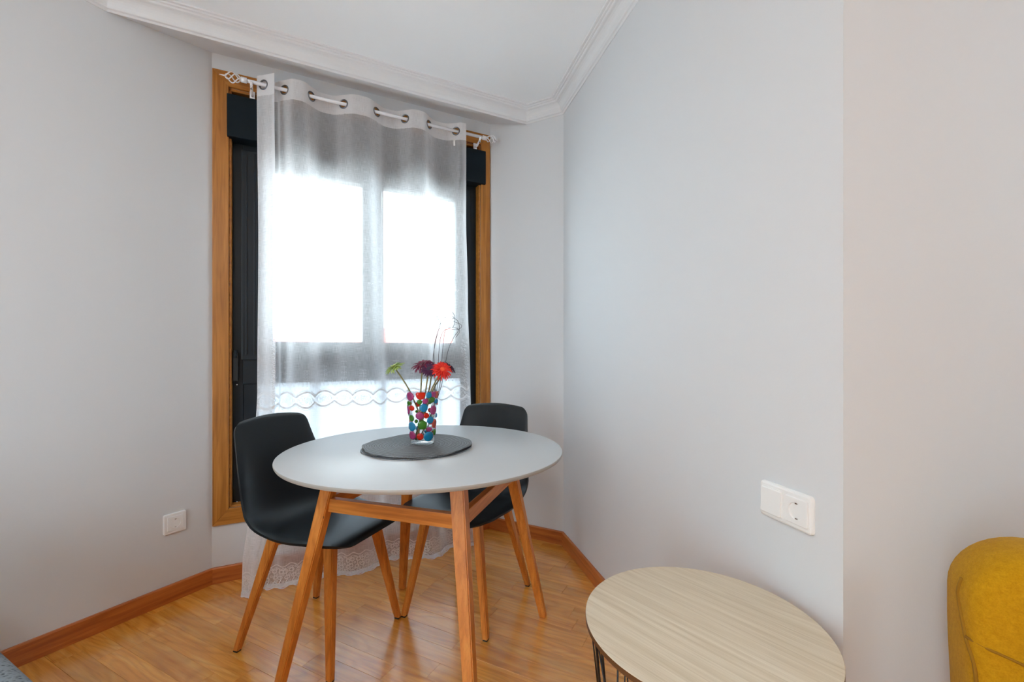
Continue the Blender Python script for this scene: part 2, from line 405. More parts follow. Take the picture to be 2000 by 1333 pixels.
# window-wall coordinates
def W(s, o, z):
    v = WA + d_win * s + n_win * o
    return Vector((v.x, v.y, z))
LW = (WB - WA).length
def s_at(px, o):
    """s on the plane o metres in front of the window wall, seen at photo column px"""
    k = (px - 1000) / F_PX; p = WA + n_win * o
    return (k * p.y - p.x) / (d_win.x - k * d_win.y)
def z_at(px, py, o):
    v = W(s_at(px, o), o, 0); return CAM_Z - (py - HOR) / F_PX * v.y

CAS = 0.072
S0, S1 = CAS - 0.004, LW - 0.063        # window opening
Z0, Z1 = 0.345, 2.345
wall('wall_left', L0, WA, n_left, ext=(0.0, 0.14))
wall('wall_window', WA, WB, n_win, holes=[(S0, S1, Z0, Z1)])
wall('wall_corner', WB, WC, n_small, ext=(0.14, 0.10))
wall('wall_right', WC, WD, n_right)
wall('wall_side', WD, W2E, n_w2, ext=(0.0, 0.3))
# side of the living area with its own large window, and the back wall
n_r2 = Vector((-1, 0))
wall('wall_east', W2E + Vector((0.25, 0.2)), BR, n_r2, holes=[(1.20, 2.02, 1.40, 2.3)])
wall('wall_back', BR, L0, Vector((0, 1)), holes=[(4.7, 5.6, 0.15, 2.25)])  # opening added in the unseen wall to let in fill daylight

def flat(name, pts, z0, z1, m):
    bm = bmesh.new(); add_prism(bm, [(p.x, p.y, z0) for p in pts], [(p.x, p.y, z1) for p in pts]); fix(bm)
    return tag(obj(name, bm, m), kind='structure')
outer = [Vector((L0.x - 0.2, L0.y - 0.2)), Vector((L0.x - 0.2, B.y + 0.4)), Vector((BR.x + 0.2, B.y + 0.4)), Vector((BR.x + 0.2, L0.y - 0.2))]
flat('ceiling', outer, ZC, ZC + 0.12, M['ceil'])
floor = flat('floor', outer, -0.10, -0.012, M['subfloor'])

# ------------------------------------------------------------------ parquet strips (parts of the floor)
pd = Vector((0.89, -0.456)).normalized(); qd = Vector((0.456, 0.89)).normalized()
def clip(pg, p, n):
    out = []
    for i in range(len(pg)):
        a, b = pg[i], pg[(i + 1) % len(pg)]; da, db = (a - p).dot(n), (b - p).dot(n)
        if da >= 0: out.append(a)
        if da * db < 0: out.append(a.lerp(b, da / (da - db)))
    return out
def poly_area(pg): return 0.5 * abs(sum(a.x * b.y - a.y * b.x for a, b in zip(pg, pg[1:] + pg[:1])))
def inset(pg, o):
    n = len(pg); sgn = 1 if sum(a.x * b.y - a.y * b.x for a, b in zip(pg, pg[1:] + pg[:1])) > 0 else -1; res = []
    for i in range(n):
        a, b, c = pg[i - 1], pg[i], pg[(i + 1) % n]
        e1, e2 = (b - a).normalized(), (c - b).normalized(); n1, n2 = Vector((-e1.y, e1.x)) * sgn, Vector((-e2.y, e2.x)) * sgn
        den = 1 + n1.dot(n2); res.append(b + (n1 + n2) * (o / max(0.35, den)))
    return res
def tidy(pg):
    o = []
    for p in pg:
        if not o or (p - o[-1]).length > 0.004: o.append(p)
    if len(o) > 2 and (o[0] - o[-1]).length < 0.004: o.pop()
    return o
ang = math.atan2(pd.y, pd.x); rot = Matrix.Rotation(-ang, 2)
def strip_piece(pg):
    pg = tidy(pg)
    if len(pg) < 3 or poly_area(pg) < 0.0006: return
    c = sum(pg, Vector((0, 0))) / len(pg)
    loc = [rot @ (p - c) for p in pg]
    a, b = inset(loc, 0.00015), inset(loc, 0.0007)
    bm = bmesh.new(); rings = [[bm.verts.new((p.x, p.y, z)) for p in r] for r, z in ((a, -0.012), (a, -0.0006), (b, 0.0))]
    n = len(loc)
    for r1, r2 in zip(rings, rings[1:]):
        for i in range(n): bm.faces.new((r1[i], r1[(i + 1) % n], r2[(i + 1) % n], r2[i]))
    bm.faces.new(rings[-1]); fix(bm)
    o = obj('parquet_strip', bm, M['floor'], floor); o.location = (c.x, c.y, 0); o.rotation_euler = (0, 0, ang)
SW = 0.077; rp = random.Random(21)
main = [(WA, n_left), (WA, n_win), (WB, n_small), (WC, n_right), (Vector((0, 0.35)), Vector((0, 1)))]
for k in range(-12, 33):
    q0 = 0.726 + SW * (k - 8); x = -2.9 + rp.random() * 0.5
    while x < 2.2:
        ln = rp.choice((0.34, 0.42, 0.50, 0.58)) + rp.random() * 0.08
        pg = [pd * x + qd * q0, pd * (x + ln) + qd * q0, pd * (x + ln) + qd * (q0 + SW), pd * x + qd * (q0 + SW)]
        x += ln
        for p_, n_ in main:
            pg = clip(pg, p_, n_)
            if len(pg) < 3: break
        if len(pg) >= 3: strip_piece(pg)
# remaining floor behind the camera: one plain sheet with the same finish
bm = bmesh.new(); lo = [Vector((L0.x, L0.y)), Vector((-2.2, 0.35)), Vector((WC.x + d_right.x * ((0.35 - WC.y) / d_right.y), 0.35)), WD, W2E, BR]
bm.faces.new([bm.verts.new((p.x, p.y, 0)) for p in lo]); fix(bm)
obj('floor_sheet', bm, M['floor'], floor)

# ------------------------------------------------------------------ baseboards
def baseboard(name, p, q, n, cut0=0.0, cut1=0.0, h=0.074):
    """profile swept from p to q; p, q are the front-face ends, cut = mitre slant of the back edge"""
    d = (q - p).normalized(); prof = [(0, 0), (0, h - 0.004), (0.003, h), (T_B, h), (T_B, 0)]
    Ln = (q - p).length
    bm = bmesh.new()
    ra = [(-(o / T_B) * cut0, o, z) for o, z in prof]; rb = [(Ln + (o / T_B) * cut1, -0 + o, z) for o, z in prof]
    add_prism(bm, [(s, -o, z) for s, o, z in ra], [(s, -o, z) for s, o, z in rb]); fix(bm)
    o = obj(name, bm, M['base']); o.location = (p.x, p.y, 0.0005)
    ang_ = math.atan2(d.y, d.x)
    o.rotation_euler = (0, 0, ang_)
    # local -y must point out of the room; flip when needed
    if Vector((math.sin(ang_), -math.cos(ang_))).dot(n) > 0:
        for v in o.data.vertices: v.co.y = -v.co.y
        o.data.flip_normals()
    return tag(o, kind='structure')
sl = lambda d1, d2: T_B * math.tan(0.5 * math.acos(max(-1, min(1, d1.dot(d2)))))
baseboard('baseboard_left', A - d_left * 3.5, A, n_left, 0, sl(d_left, d_win))
baseboard('baseboard_window', A, B, n_win, sl(d_left, d_win), sl(d_win, d_small))
baseboard('baseboard_corner', B, Cc, n_small, sl(d_win, d_small), sl(d_small, d_right))
baseboard('baseboard_right', Cc, D + n_right * T_B, n_right, sl(d_small, d_right), 0)
baseboard('baseboard_side', D + n_w2 * T_B + n_right * T_B, W2E + n_w2 * T_B, n_w2, 0, 0)

# ------------------------------------------------------------------ cornice and sloped curtain pelmet
# profile: (out from wall, z) running from the wall foot up to the ceiling
CZ = 2.428
def cprof():
    pr = [(0.0, CZ), (0.003, CZ), (0.008, CZ + 0.006), (0.016, CZ + 0.008)]
    for i in range(7):
        a = i / 6 * math.pi / 2
        pr.append((0.018 + 0.034 * (1 - math.cos(a)), CZ + 0.012 + 0.040 * math.sin(a)))
    pr += [(0.056, CZ + 0.054), (0.058, CZ + 0.059), (0.066, CZ + 0.061), (0.068, CZ + 0.066), (0.078, CZ + 0.067), (0.080, ZC)]
    return pr
def corner_lines(pts, dirs, o):
    """offset polyline corners by o into the room"""
    res = []
    for i, p in enumerate(pts):
        if i == 0: res.append(p + inn(dirs[0]) * o)
        elif i == len(pts) - 1: res.append(p + inn(dirs[-1]) * o)
        else: res.append(isect(p + inn(dirs[i - 1]) * o, dirs[i - 1], p + inn(dirs[i]) * o, dirs[i]))
    return res
# pelmet line: from the left wall to the corner wall, parallel to the window wall
zp = 2.44
kx = (1028 - 1000) / F_PX
tt = (kx * WB.y - WB.x) / (d_small.x - kx * d_small.y); PB = WB + d_small * tt
PA = isect(PB, d_win, WA, d_left)
def cornice(name, pts):
    dirs = [(b - a).normalized() for a, b in zip(pts, pts[1:])]
    bm = bmesh.new(); cols_ = []
    for o, z in cprof(): cols_.append([bm.verts.new((p.x, p.y, z)) for p in corner_lines(pts, dirs, o)])
    back = [bm.verts.new((p.x, p.y, ZC)) for p in pts]
    cols_.append(back)
    for r1, r2 in zip(cols_, cols_[1:] + cols_[:1]):
        for i in range(len(pts) - 1): bm.faces.new((r1[i], r1[i + 1], r2[i + 1], r2[i]))
    bm.faces.new([c[0] for c in cols_]); bm.faces.new([c[-1] for c in cols_][::-1]); fix(bm)
    return tag(obj(name, bm, M['plaster']), kind='structure')
cornice('trim_1', [L0, PA, PB, WC, WD])
cornice('trim_2', [WD, W2E])
# sloped underside behind the pelmet edge
bm = bmesh.new(); zb = 2.494
def p3(p, z): return (p.x, p.y, z)
add_prism(bm, [p3(PA, CZ + 0.004), p3(PB, CZ + 0.004), p3(WB, zb), p3(WA, zb)], [p3(PA, ZC), p3(PB, ZC), p3(WB, ZC), p3(WA, ZC)]); fix(bm)
tag(obj('trim_3', bm, M['plaster']), kind='structure')

# ------------------------------------------------------------------ window
win = thing('window_1', None, None, W(0, 0, 0), math.atan2(d_win.y, d_win.x), kind='structure')
# local: x = s, y = into the wall (outwards) since n_win is -y local
def wbox(name, s0, s1, o0, o1, z0, z1, m, parent=win, bev=0.002):
    return obj(name, box_bm(s0, s1, o0, o1, z0, z1, bev), m, parent)
# timber casing, four mitred boards; boards run in their own local x for the grain
def casing(s_in, z_in, s_out, z_out):
    prof_t = 0.016
    rects = {'t': [((s_out[0], z_out[1]), (s_out[1], z_out[1])), ((s_in[0], z_in[1]), (s_in[1], z_in[1]))],
             'b': [((s_out[0], z_out[0]), (s_out[1], z_out[0])), ((s_in[0], z_in[0]), (s_in[1], z_in[0]))],
             'l': [((s_out[0], z_out[0]), (s_out[0], z_out[1])), ((s_in[0], z_in[0]), (s_in[0], z_in[1]))],
             'r': [((s_out[1], z_out[0]), (s_out[1], z_out[1])), ((s_in[1], z_in[0]), (s_in[1], z_in[1]))]}
    for k, (o_, i_) in rects.items():
        pts = [o_[0], o_[1], i_[1], i_[0]]
        c = (sum(p[0] for p in pts) / 4, sum(p[1] for p in pts) / 4)
        vert = k in 'lr'
        def loc(p): a, b = p[0] - c[0], p[1] - c[1]; return (b, -a) if vert else (a, b)
        bm = bmesh.new()
        add_prism(bm, [(loc(p)[0], 0.0, loc(p)[1]) for p in pts], [(loc(p)[0], -prof_t, loc(p)[1]) for p in pts]); fix(bm)
        bmesh.ops.bevel(bm, geom=bm.edges[:], offset=0.0015, segments=1, affect='EDGES')
        o = obj('casing_board', bm, M['casing'], win); o.location = (c[0], 0, c[1])
        if vert: o.rotation_euler = (0, R(-90), 0)
casing((S0, S1), (Z0, Z1), (0.003, LW - 0.004), (0.272, 2.415))
# timber reveal lining
for nm, a in (('lining_board', (S0, S0 + 0.010, 0.0, 0.055, Z0, Z1)), ('lining_board', (S1 - 0.010, S1, 0.0, 0.055, Z0, Z1)),
              ('lining_board', (S0, S1, 0.0, 0.055, Z1 - 0.012, Z1)), ('lining_board', (S0, S1, 0.0, 0.055, Z0, Z0 + 0.010))):
    wbox(nm, *a, M['casing'])
# roller-shutter box, proud of the casing
zb0, zb1 = 2.105, 2.305
sbx = box_bm(S0 - 0.006, S1 + 0.024, -0.032, 0.052, zb0, zb1, 0.003)
obj('shutter_box', sbx, M['alu_box'], win)
# fixed frame
FO0, FO1 = 0.045, 0.115
i0, i1 = S0 + 0.010, S1 - 0.010
JW = 0.045
zt0, zt1 = 0.985, 1.055      # transom
wbox('frame_jamb', i0, i0 + JW, FO0, FO1, Z0 + 0.010, Z1, M['alu'])
wbox('frame_jamb', i1 - JW, i1, FO0, FO1, Z0 + 0.010, Z1, M['alu'])
wbox('frame_head', i0 + JW, i1 - JW, FO0, FO1, 2.07, Z1, M['alu'])
wbox('frame_sill', i0 + JW, i1 - JW, FO0, FO1, Z0 + 0.010, Z0 + 0.07, M['alu'])
wbox('transom', i0 + JW, i1 - JW, FO0 - 0.004, FO1, 0.93, zt1, M['alu'])
# two casement sashes with panes
sp = [(0.252, 0.682), (0.784, 1.216)]; pz0, pz1 = 1.14, 2.002
mid = (sp[0][1] + sp[1][0]) / 2
edges = [(i0 + JW - 0.006, mid - 0.001), (mid + 0.001, i1 - JW + 0.006)]
for (a, b), (e0, e1) in zip(sp, edges):
    sash = obj('sash', box_bm(e0, a, 0.028, 0.085, zt1 - 0.006, 2.076, 0.003), M['alu'], win)
    for q in ((b, e1, zt1 - 0.006, 2.076), (a, b, zt1 - 0.006, pz0), (a, b, pz1, 2.076)):
        obj('sash_rail', box_bm(q[0], q[1], 0.028, 0.085, q[2], q[3], 0.003), M['alu'], sash)
    # glazing beads
    for q in ((a - 0.016, a - 0.001, pz0 - 0.016, pz1 + 0.016), (b + 0.001, b + 0.016, pz0 - 0.016, pz1 + 0.016), (a, b, pz0 - 0.016, pz0), (a, b, pz1, pz1 + 0.016)):
        obj('glazing_bead', box_bm(q[0], q[1], 0.020, 0.034, q[2], q[3], 0.002), M['alu'], sash)
    obj('pane', box_bm(a - 0.01, b + 0.01, 0.056, 0.062, pz0 - 0.01, pz1 + 0.01), M['pane'], sash)
    # raised outer rim of the sash seen as a groove
    for g in (0.018, 0.052):
        obj('groove_rib', box_bm(e0 + g, e0 + g + 0.006, 0.022, 0.03, zt1 + 0.02, 2.06, 0.001), M['alu'], sash)
# hinge on the left stile, screws down the jamb
hg = obj('hinge', box_bm(i0 + 0.004, i0 + 0.026, 0.012, 0.046, z_at(458, 745, -0.03), z_at(458, 690, -0.03), 0.003), M['black'], win)
obj('hinge_pin', tube_bm([(i0 + 0.015, 0.012, z_at(458, 700, -0.03)), (i0 + 0.015, 0.012, z_at(458, 684, -0.03))], 0.006, 10), M['alu'], hg)
for py in (752, 880, 982):
    bm = lathe_bm([(0, 0.0), (0.004, 0.0), (0.0036, 0.002), (0, 0.003)], 12)
    xform(bm, Matrix.Translation((i0 + 0.018, FO0, z_at(457, py, -0.045))) @ Matrix.Rotation(R(90), 4, 'X')); obj('screw', bm, M['steel'], win, True)
# lower frosted light
obj('frosted_pane', box_bm(0.178, 1.272, 0.070, 0.078, Z0 + 0.06, 0.94), M['frost'], win)
wbox('lower_stile', i0 + JW, 0.186, FO0 + 0.008, FO1, Z0 + 0.07, 0.93, M['alu'])
wbox('lower_stile', 1.264, i1 - JW, FO0 + 0.008, FO1, Z0 + 0.07, 0.93, M['alu'])

# ------------------------------------------------------------------ curtain rod
RO = 0.092; RZ = 2.352
rod = thing('curtain_rod', 'white metal curtain rod with twisted cage finials across the top of the window', 'curtain rod', W(0, 0, 0), math.atan2(d_win.y, d_win.x))
obj('pole', tube_bm([(0.135, -RO, RZ), (LW - 0.075, -RO, RZ)], 0.0085, 14), M['rod'], rod, True)
for s, sg in ((0.135, -1), (LW - 0.075, 1)):
    col = obj('finial', tube_bm([(s - 0.012 * sg, -RO, RZ), (s + 0.012 * sg, -RO, RZ)], 0.0125, 14), M['rod'], rod, True)
    for k in range(4):
        pts = []
        for i in range(15):
            t = i / 14; a = k * math.pi / 2 + t * math.pi * 1.1; rr = 0.021 * math.sin(math.pi * t) ** 0.8 + 0.002
            pts.append((s + sg * (0.012 + 0.062 * t), -RO + rr * math.cos(a), RZ + rr * math.sin(a)))
        obj('cage_wire', tube_bm(pts, 0.0028, 7), M['rod'], col, True)
    obj('finial_tip', tube_bm([(s + sg * 0.070, -RO, RZ), (s + sg * 0.085, -RO, RZ), (s + sg * 0.096, -RO, RZ)], 0.0042, 8, taper=0.3), M['rod'], col, True)
for s in (0.165, LW - 0.105):
    br = obj('bracket', tube_bm([(s, -0.016, RZ - 0.03), (s, -0.05, RZ - 0.034), (s, -RO + 0.004, RZ - 0.022), (s, -RO - 0.012, RZ - 0.006)], 0.006, 8), M['rod'], rod, True)
    obj('bracket_plate', box_bm(s - 0.011, s + 0.011, -0.0215, -0.0165, RZ - 0.052, RZ - 0.008, 0.001), M['rod'], br)
    obj('clamp_screw', tube_bm([(s, -RO, RZ - 0.008), (s, -RO, RZ - 0.034)], 0.005, 10), M['steel'], br, True)

# ------------------------------------------------------------------ sheer curtain
gs = [s_at(px, RO) for px in (515, 556, 608, 671, 736, 791, 838, 891)]
sL0 = s_at(499, RO); sR0 = s_at(908, RO)
am = 0.034
cp = [(gs[0] + 0.045, 0.040), (gs[0] + 0.024, 0.022), (gs[0], 0.0), (sL0 + 0.012, -0.016), (sL0 + 0.004, -0.026), (sL0 + 0.016, -0.036), (gs[0] + 0.05, -0.036), (gs[1] - 0.02, -0.016), (gs[1], 0.0)]
for i in range(1, 7):
    m_ = (gs[i] + gs[i + 1]) / 2; sg = 1 if i % 2 else -1; w = gs[i + 1] - gs[i]
    cp += [(gs[i] + w * 0.25, sg * am * 0.82), (m_, sg * am), (gs[i + 1] - w * 0.25, sg * am * 0.82), (gs[i + 1], 0.0)]
cp += [(gs[7] + 0.022, 0.018), (sR0, 0.020)]
NT = 620
path = spline([(a, b, 0) for a, b in cp], NT)
arc = [0]
for a, b in zip(path, path[1:]): arc.append(arc[-1] + (b - a).length)
ZTOP, ZHB = RZ + 0.047, RZ - 0.052
tabL = [(0.0, s_at(468, 0.15)), (0.12, s_at(470, 0.14)), (0.32, s_at(482, 0.12)), (0.6, s_at(493, 0.11)), (0.9, s_at(500, 0.10)), (1.6, s_at(502, 0.10)), (2.35, sL0)]
tabR = [(0.0, s_at(922, 0.12)), (0.5, s_at(921, 0.11)), (0.95, s_at(918, 0.11)), (1.4, s_at(913, 0.10)), (1.9, s_at(909, 0.10)), (2.35, sR0)]
tabO = [(0.0, 0.150), (0.25, 0.128), (0.7, 0.112), (1.4, 0.100), (2.3, RO)]
tabA = [(0.0, 0.75), (0.5, 0.65), (1.2, 0.75), (2.0, 0.95), (2.3, 1.0)]
def cpt(i, z, out=0.0):
    """point of the curtain sheet at path index i (float) and height z; z < 0 lies on the floor"""
    i = min(max(i, 0), NT - 1); k = int(i); f = i - k
    p = path[k] if k + 1 >= NT else path[k].lerp(path[k + 1], f)
    zz = max(z, 0.0)
    s = lerp_tab(tabL, zz) + (p.x - sL0) * (lerp_tab(tabR, zz) - lerp_tab(tabL, zz)) / (sR0 - sL0)
    u = i / NT; fade = min(1, max(0, (2.25 - zz) / 0.5))
    o = lerp_tab(tabO, zz) + p.y * lerp_tab(tabA, zz)
    o += fade * (0.009 * math.sin(23 * u + 1.0 + 0.5 * zz) + 0.0065 * math.sin(47 * u + 1.2 * zz) + 0.0042 * math.sin(91 * u + 0.7 * math.sin(3 * zz)) * (0.5 + 0.5 * math.sin(9 * u + 1)))
    low = max(0.0, 1 - zz / 0.35)
    o += low * (0.018 * math.sin(17 * u + 0.6) + 0.008 * math.sin(41 * u))
    s += low * 0.006 * math.sin(33 * u)
    lift = 0.004
    if z < 0:
        o += -z; lift = 0.004 + 0.003 * math.sin(60 * u) ** 2 + 0.004 * math.sin(math.pi * min(1, -z / 0.05))
    o = max(o, 0.036)
    v = W(s, o + out, max(zz, lift)); return v
def sheet(name, i0_, i1_, step, zs, m, parent=None, holes=None, thick=0.0):
    bm = bmesh.new(); uvl = bm.loops.layers.uv.new('UVMap')
    idx = []
    i = i0_
    while i < i1_ - 1e-6: idx.append(i); i += step
    idx.append(i1_)
    V = [[bm.verts.new(cpt(i, z)) for i in idx] for z in zs]
    for a in range(len(zs) - 1):
        for b in range(len(idx) - 1):
            if holes:
                uc = (arc[min(NT - 1, int(round(idx[b])))] + arc[min(NT - 1, int(round(idx[b + 1])))]) / 2; zc = (zs[a] + zs[a + 1]) / 2
                if any((uc - h) ** 2 + (zc - RZ) ** 2 < 0.0198 ** 2 for h in holes): continue
            f = bm.faces.new((V[a][b], V[a][b + 1], V[a + 1][b + 1], V[a + 1][b])); f.smooth = True
            for l, (aa, bb) in zip(f.loops, ((a, b), (a, b + 1), (a + 1, b + 1), (a + 1, b))): l[uvl].uv = (arc[min(NT - 1, int(round(idx[bb])))], zs[aa])
    bmesh.ops.delete(bm, geom=[v for v in bm.verts if not v.link_faces], context='VERTS')
    return obj(name, bm, m, parent)
cur = thing('sheer_curtain', 'long white sheer curtain with metal eyelets and lace borders hanging before the window', 'curtain', (0, 0, 0))
zs = [ZHB + 0.002 - k * 0.028 for k in range(int((ZHB) / 0.028) + 1)]
zs = [z for z in zs if z > 0.02] + [0.008, 0.0, -0.012, -0.024, -0.036, -0.048]
sheet('panel', 0, NT - 1, 2, zs, M['sheer'], cur)
# eyelet positions along the path: nearest index to each rod crossing
gi = []
for j, g in enumerate(gs):
    lo_, hi_ = (0, 90) if j == 0 else (0, NT)
    best = min((k for k in range(lo_, hi_) if not (j > 0 and k < 60)), key=lambda k: (path[k].x - g) ** 2 + path[k].y ** 2); gi.append(best)
ga = [arc[k] for k in gi]
hz = [ZTOP - k * (ZTOP - ZHB) / 30 for k in range(31)]
sheet('heading_band', 0, NT - 1, 1, hz, M['heading'], cur, holes=ga)
for k in gi:
    a, b = cpt(k - 2, RZ), cpt(k + 2, RZ); tx = (b - a).normalized(); up = Vector((0, 0, 1)); nn = tx.cross(up)
    c = cpt(k, RZ)
    bm = bmesh.new(); rings = []
    for j in range(36):
        th = 2 * math.pi * j / 36; er = tx * math.cos(th) + up * math.sin(th); ring = []
        for rr, h in ((0.0180, -0.002), (0.0180, 0.002), (0.0205, 0.0038), (0.0235, 0.0028), (0.0245, 0.0), (0.0235, -0.0028), (0.0205, -0.0038)):
            ring.append(bm.verts.new(c + er * rr + nn * h))
        rings.append(ring)
    for r1, r2 in zip(rings, rings[1:] + rings[:1]):
        for q in range(7): bm.faces.new((r1[q], r1[(q + 1) % 7], r2[(q + 1) % 7], r2[q]))
    fix(bm); obj('eyelet', bm, M['eyelet'], cur, True)
# care label at the right
k = gi[7] - 6
bm = bmesh.new(); q = [cpt(k - 2.5, ZHB + 0.006, 0.006), cpt(k + 2.5, ZHB + 0.006, 0.006), cpt(k + 2.5, ZHB - 0.034, 0.008), cpt(k - 2.5, ZHB - 0.034, 0.008)]
add_prism(bm, q, [p - Vector((n_win.x, n_win.y, 0)) * 0.001 for p in q]); fix(bm); obj('care_label', bm, M['plastic'], cur)

# side hems, bottom hem, embroidery: strips lying on the sheet
emb = bmesh.new()
def ribbon(bm, pts, w, out=0.0025):
    """pts = (arc metres, z); flat ribbon of width w on the curtain"""
    def at(a, z): return cpt(a / arc[-1] * (NT - 1), z, out)
    prev = None; n = len(pts)
    for i, (a, z) in enumerate(pts):
        a0, z0 = pts[max(0, i - 1)]; a1, z1 = pts[min(n - 1, i + 1)]; dx, dz = a1 - a0, z1 - z0; L_ = math.hypot(dx, dz) or 1
        px, pz = -dz / L_ * w / 2, dx / L_ * w / 2
        cur_ = (bm.verts.new(at(a + px, z + pz)), bm.verts.new(at(a - px, z - pz)))
        if prev: bm.faces.new((prev[0], prev[1], cur_[1], cur_[0]))
        prev = cur_
AL = arc[-1]; zB = 0.855; PIT = 0.098; rnd = random.Random(3)
def seg(f, a, b, n): return [f(a + (b - a) * i / n) for i in range(n + 1)]
zb_c = zB
# scalloped double outline: two mirrored rows of arches closing into ovals
for row in (1, -1):
    pts = []
    x = 0.0
    for i in range(int(AL / 0.004)):
        x = i * 0.004; ph = (x / PIT) % 1.0
        pts.append((x, zb_c + row * (0.012 + 0.026 * math.sin(math.pi * ph) ** 0.8)))
    ribbon(emb, pts, 0.0090); ribbon(emb, [(a, z + row * 0.010) for a, z in pts], 0.0022)
n_ov = int(AL / PIT)
def circ(cx, cz, rx, rz, w, n=14, a0=0, a1=2 * math.pi, out=0.0025):
    ribbon(emb, [(cx + rx * math.cos(a0 + (a1 - a0) * i / n), cz + rz * math.sin(a0 + (a1 - a0) * i / n)) for i in range(n + 1)], w, out)
for i in range(n_ov + 1):
    cx = (i + 0.5) * PIT
    if cx > AL - 0.02: continue
    circ(cx, zb_c, 0.005, 0.005, 0.002, 8)
    for k in range(6):
        a = k * math.pi / 3 + 0.3; circ(cx + 0.012 * math.cos(a), zb_c + 0.011 * math.sin(a), 0.0052, 0.0042, 0.0018, 7)
    for sg in (-1, 1):
        circ(cx + sg * 0.027, zb_c, 0.008, 0.012, 0.0018, 9); circ(cx + sg * 0.040, zb_c, 0.004, 0.007, 0.0018, 7)
        ribbon(emb, [(cx + sg * 0.012, zb_c + 0.018), (cx + sg * 0.022, zb_c + 0.020), (cx + sg * 0.030, zb_c + 0.014)], 0.002)
        ribbon(emb, [(cx + sg * 0.012, zb_c - 0.018), (cx + sg * 0.022, zb_c - 0.020), (cx + sg * 0.030, zb_c - 0.014)], 0.002)
    # small sprigs above the band
    for k in range(5):
        x = cx + (k - 2) * PIT / 5; z = zb_c + 0.062 + rnd.random() * 0.006
        ribbon(emb, [(x, z), (x + 0.001, z + 0.014 + rnd.random() * 0.012)], 0.0016)
        circ(x, z + 0.004, 0.004, 0.003, 0.0014, 6)
    h = 0.06 + 0.05 * ((i * 7) % 3) / 2; z = zb_c + 0.085
    ribbon(emb, [(cx, z), (cx + 0.003, z + h * 0.5), (cx, z + h)], 0.0010)
    for k in range(4):
        zz = z + h * (k + 0.6) / 4
        for sg in (-1, 1): circ(cx + sg * 0.009, zz, 0.007, 0.0035, 0.0009, 7)
# embroidery climbing the side edges
for a0, dirn in ((AL - 0.030, -1), (0.012, 1), (0.16, 1)):
    for k in range(26):
        z = 0.62 + k * 0.021
        x = a0 + dirn * (0.008 * math.sin(k * 0.9))
        circ(x, z, 0.008, 0.006, 0.0018, 8); circ(x + dirn * 0.013, z + 0.008, 0.005, 0.004, 0.0015, 7); circ(x - dirn * 0.012, z - 0.004, 0.004, 0.005, 0.0015, 7)
# faint sprig row half way up the panes
for i in range(int(AL / 0.05)):
    x = 0.02 + i * 0.05; z = 1.46 + 0.02 * math.sin(i * 2.3)
    circ(x, z, 0.006, 0.004, 0.0013, 7)
    ribbon(emb, [(x + 0.012, z - 0.006), (x + 0.022, z + 0.004)], 0.0014)
tag(obj('embroidery', emb, M['lace'], cur), 'scalloped embroidered border of mirrored arches and sprigs', kind='stuff')
# lace at the foot
emb = bmesh.new()
for row, (z, w) in enumerate(((0.085, 0.004), (0.072, 0.002), (-0.046, 0.006))):
    pts = [(i * 0.006, z + 0.006 * math.sin(i * 0.006 / 0.03 * math.pi)) for i in range(int(AL / 0.006))]; ribbon(emb, pts, w, 0.004)
for i in range(int(AL / 0.026)):
    x = 0.012 + i * 0.026
    for j in range(4):
        z = -0.03 + j * 0.028 + rnd.random() * 0.008
        circ(x + rnd.uniform(-.006, .006), z, 0.010, 0.008, 0.0042, 8, out=0.004)
        circ(x + 0.013, z + 0.012, 0.005, 0.004, 0.003, 6, out=0.004)
    ribbon(emb, [(x - 0.01, -0.03), (x + 0.004, 0.02), (x - 0.004, 0.075)], 0.003, 0.004)
tag(obj('foot_lace', emb, M['lace'], cur), 'openwork lace edging along the foot', kind='stuff')
# side hems as doubled strips
for nm, a, b in (('side_hem', 0.0, 0.014), ('side_hem', AL - 0.014, AL)):
    bm = bmesh.new(); prev = None
    for z in [ZHB - 0.02 * k for k in range(int(ZHB / 0.02))]:
        c = (bm.verts.new(cpt(a / AL * (NT - 1), z, 0.0012)), bm.verts.new(cpt(b / AL * (NT - 1), z, 0.0012)))
        if prev: bm.faces.new((prev[0], prev[1], c[1], c[0]))
        prev = c
    obj(nm, bm, M['sheer'], cur)

# ------------------------------------------------------------------ round dining table
TZ = CAM_Z - 0.344; TC = Vector((-0.307, 1.589)); TR = 0.485
tb = thing('dining_table', 'round pale grey dining table on four splayed wooden legs', 'table', (TC.x, TC.y, 0))
th = 0.017
prof = [(0, TZ - th), (TR - 0.012, TZ - th), (TR - 0.004, TZ - th + 0.003), (TR - 0.001, TZ - 0.009), (TR, TZ - 0.005), (TR - 0.001, TZ - 0.002), (TR - 0.004, TZ), (0, TZ)]
bm = lathe_bm(prof, 128)
for f in bm.faces: f.material_index = 1 if abs(f.normal.z) < 0.9 else 0
bm.normal_update()
for f in bm.faces: f.material_index = 0 if f.normal.z > 0.5 else 1
tabletop = obj('tabletop', bm, [M['top'], M['rim']], tb, True)
tabletop.data.set_sharp_from_angle(angle=R(35))
feet = {'r': pix(1061, 1205), 'bl': pix(786, 1149)}
cen = Vector((TC.x, TC.y, 0))
u_r = (feet['r'] - cen); u_b = (feet['bl'] - cen)
feet['fl'] = cen - u_r + Vector((0.016, 0, 0)); feet['fr'] = cen - u_b + Vector((0.016, 0, 0))
e1 = (feet['fr'] - feet['fl']).normalized()
tops = {}
for k, f in feet.items():
    u = (f - cen); rt = 0.318
    t_ = cen + u.normalized() * rt
    if k in ('fl', 'fr'): t_ += Vector((0.014, 0, 0))
    tops[k] = Vector((t_.x, t_.y, TZ - th))
def local(p): return Vector(p) - cen
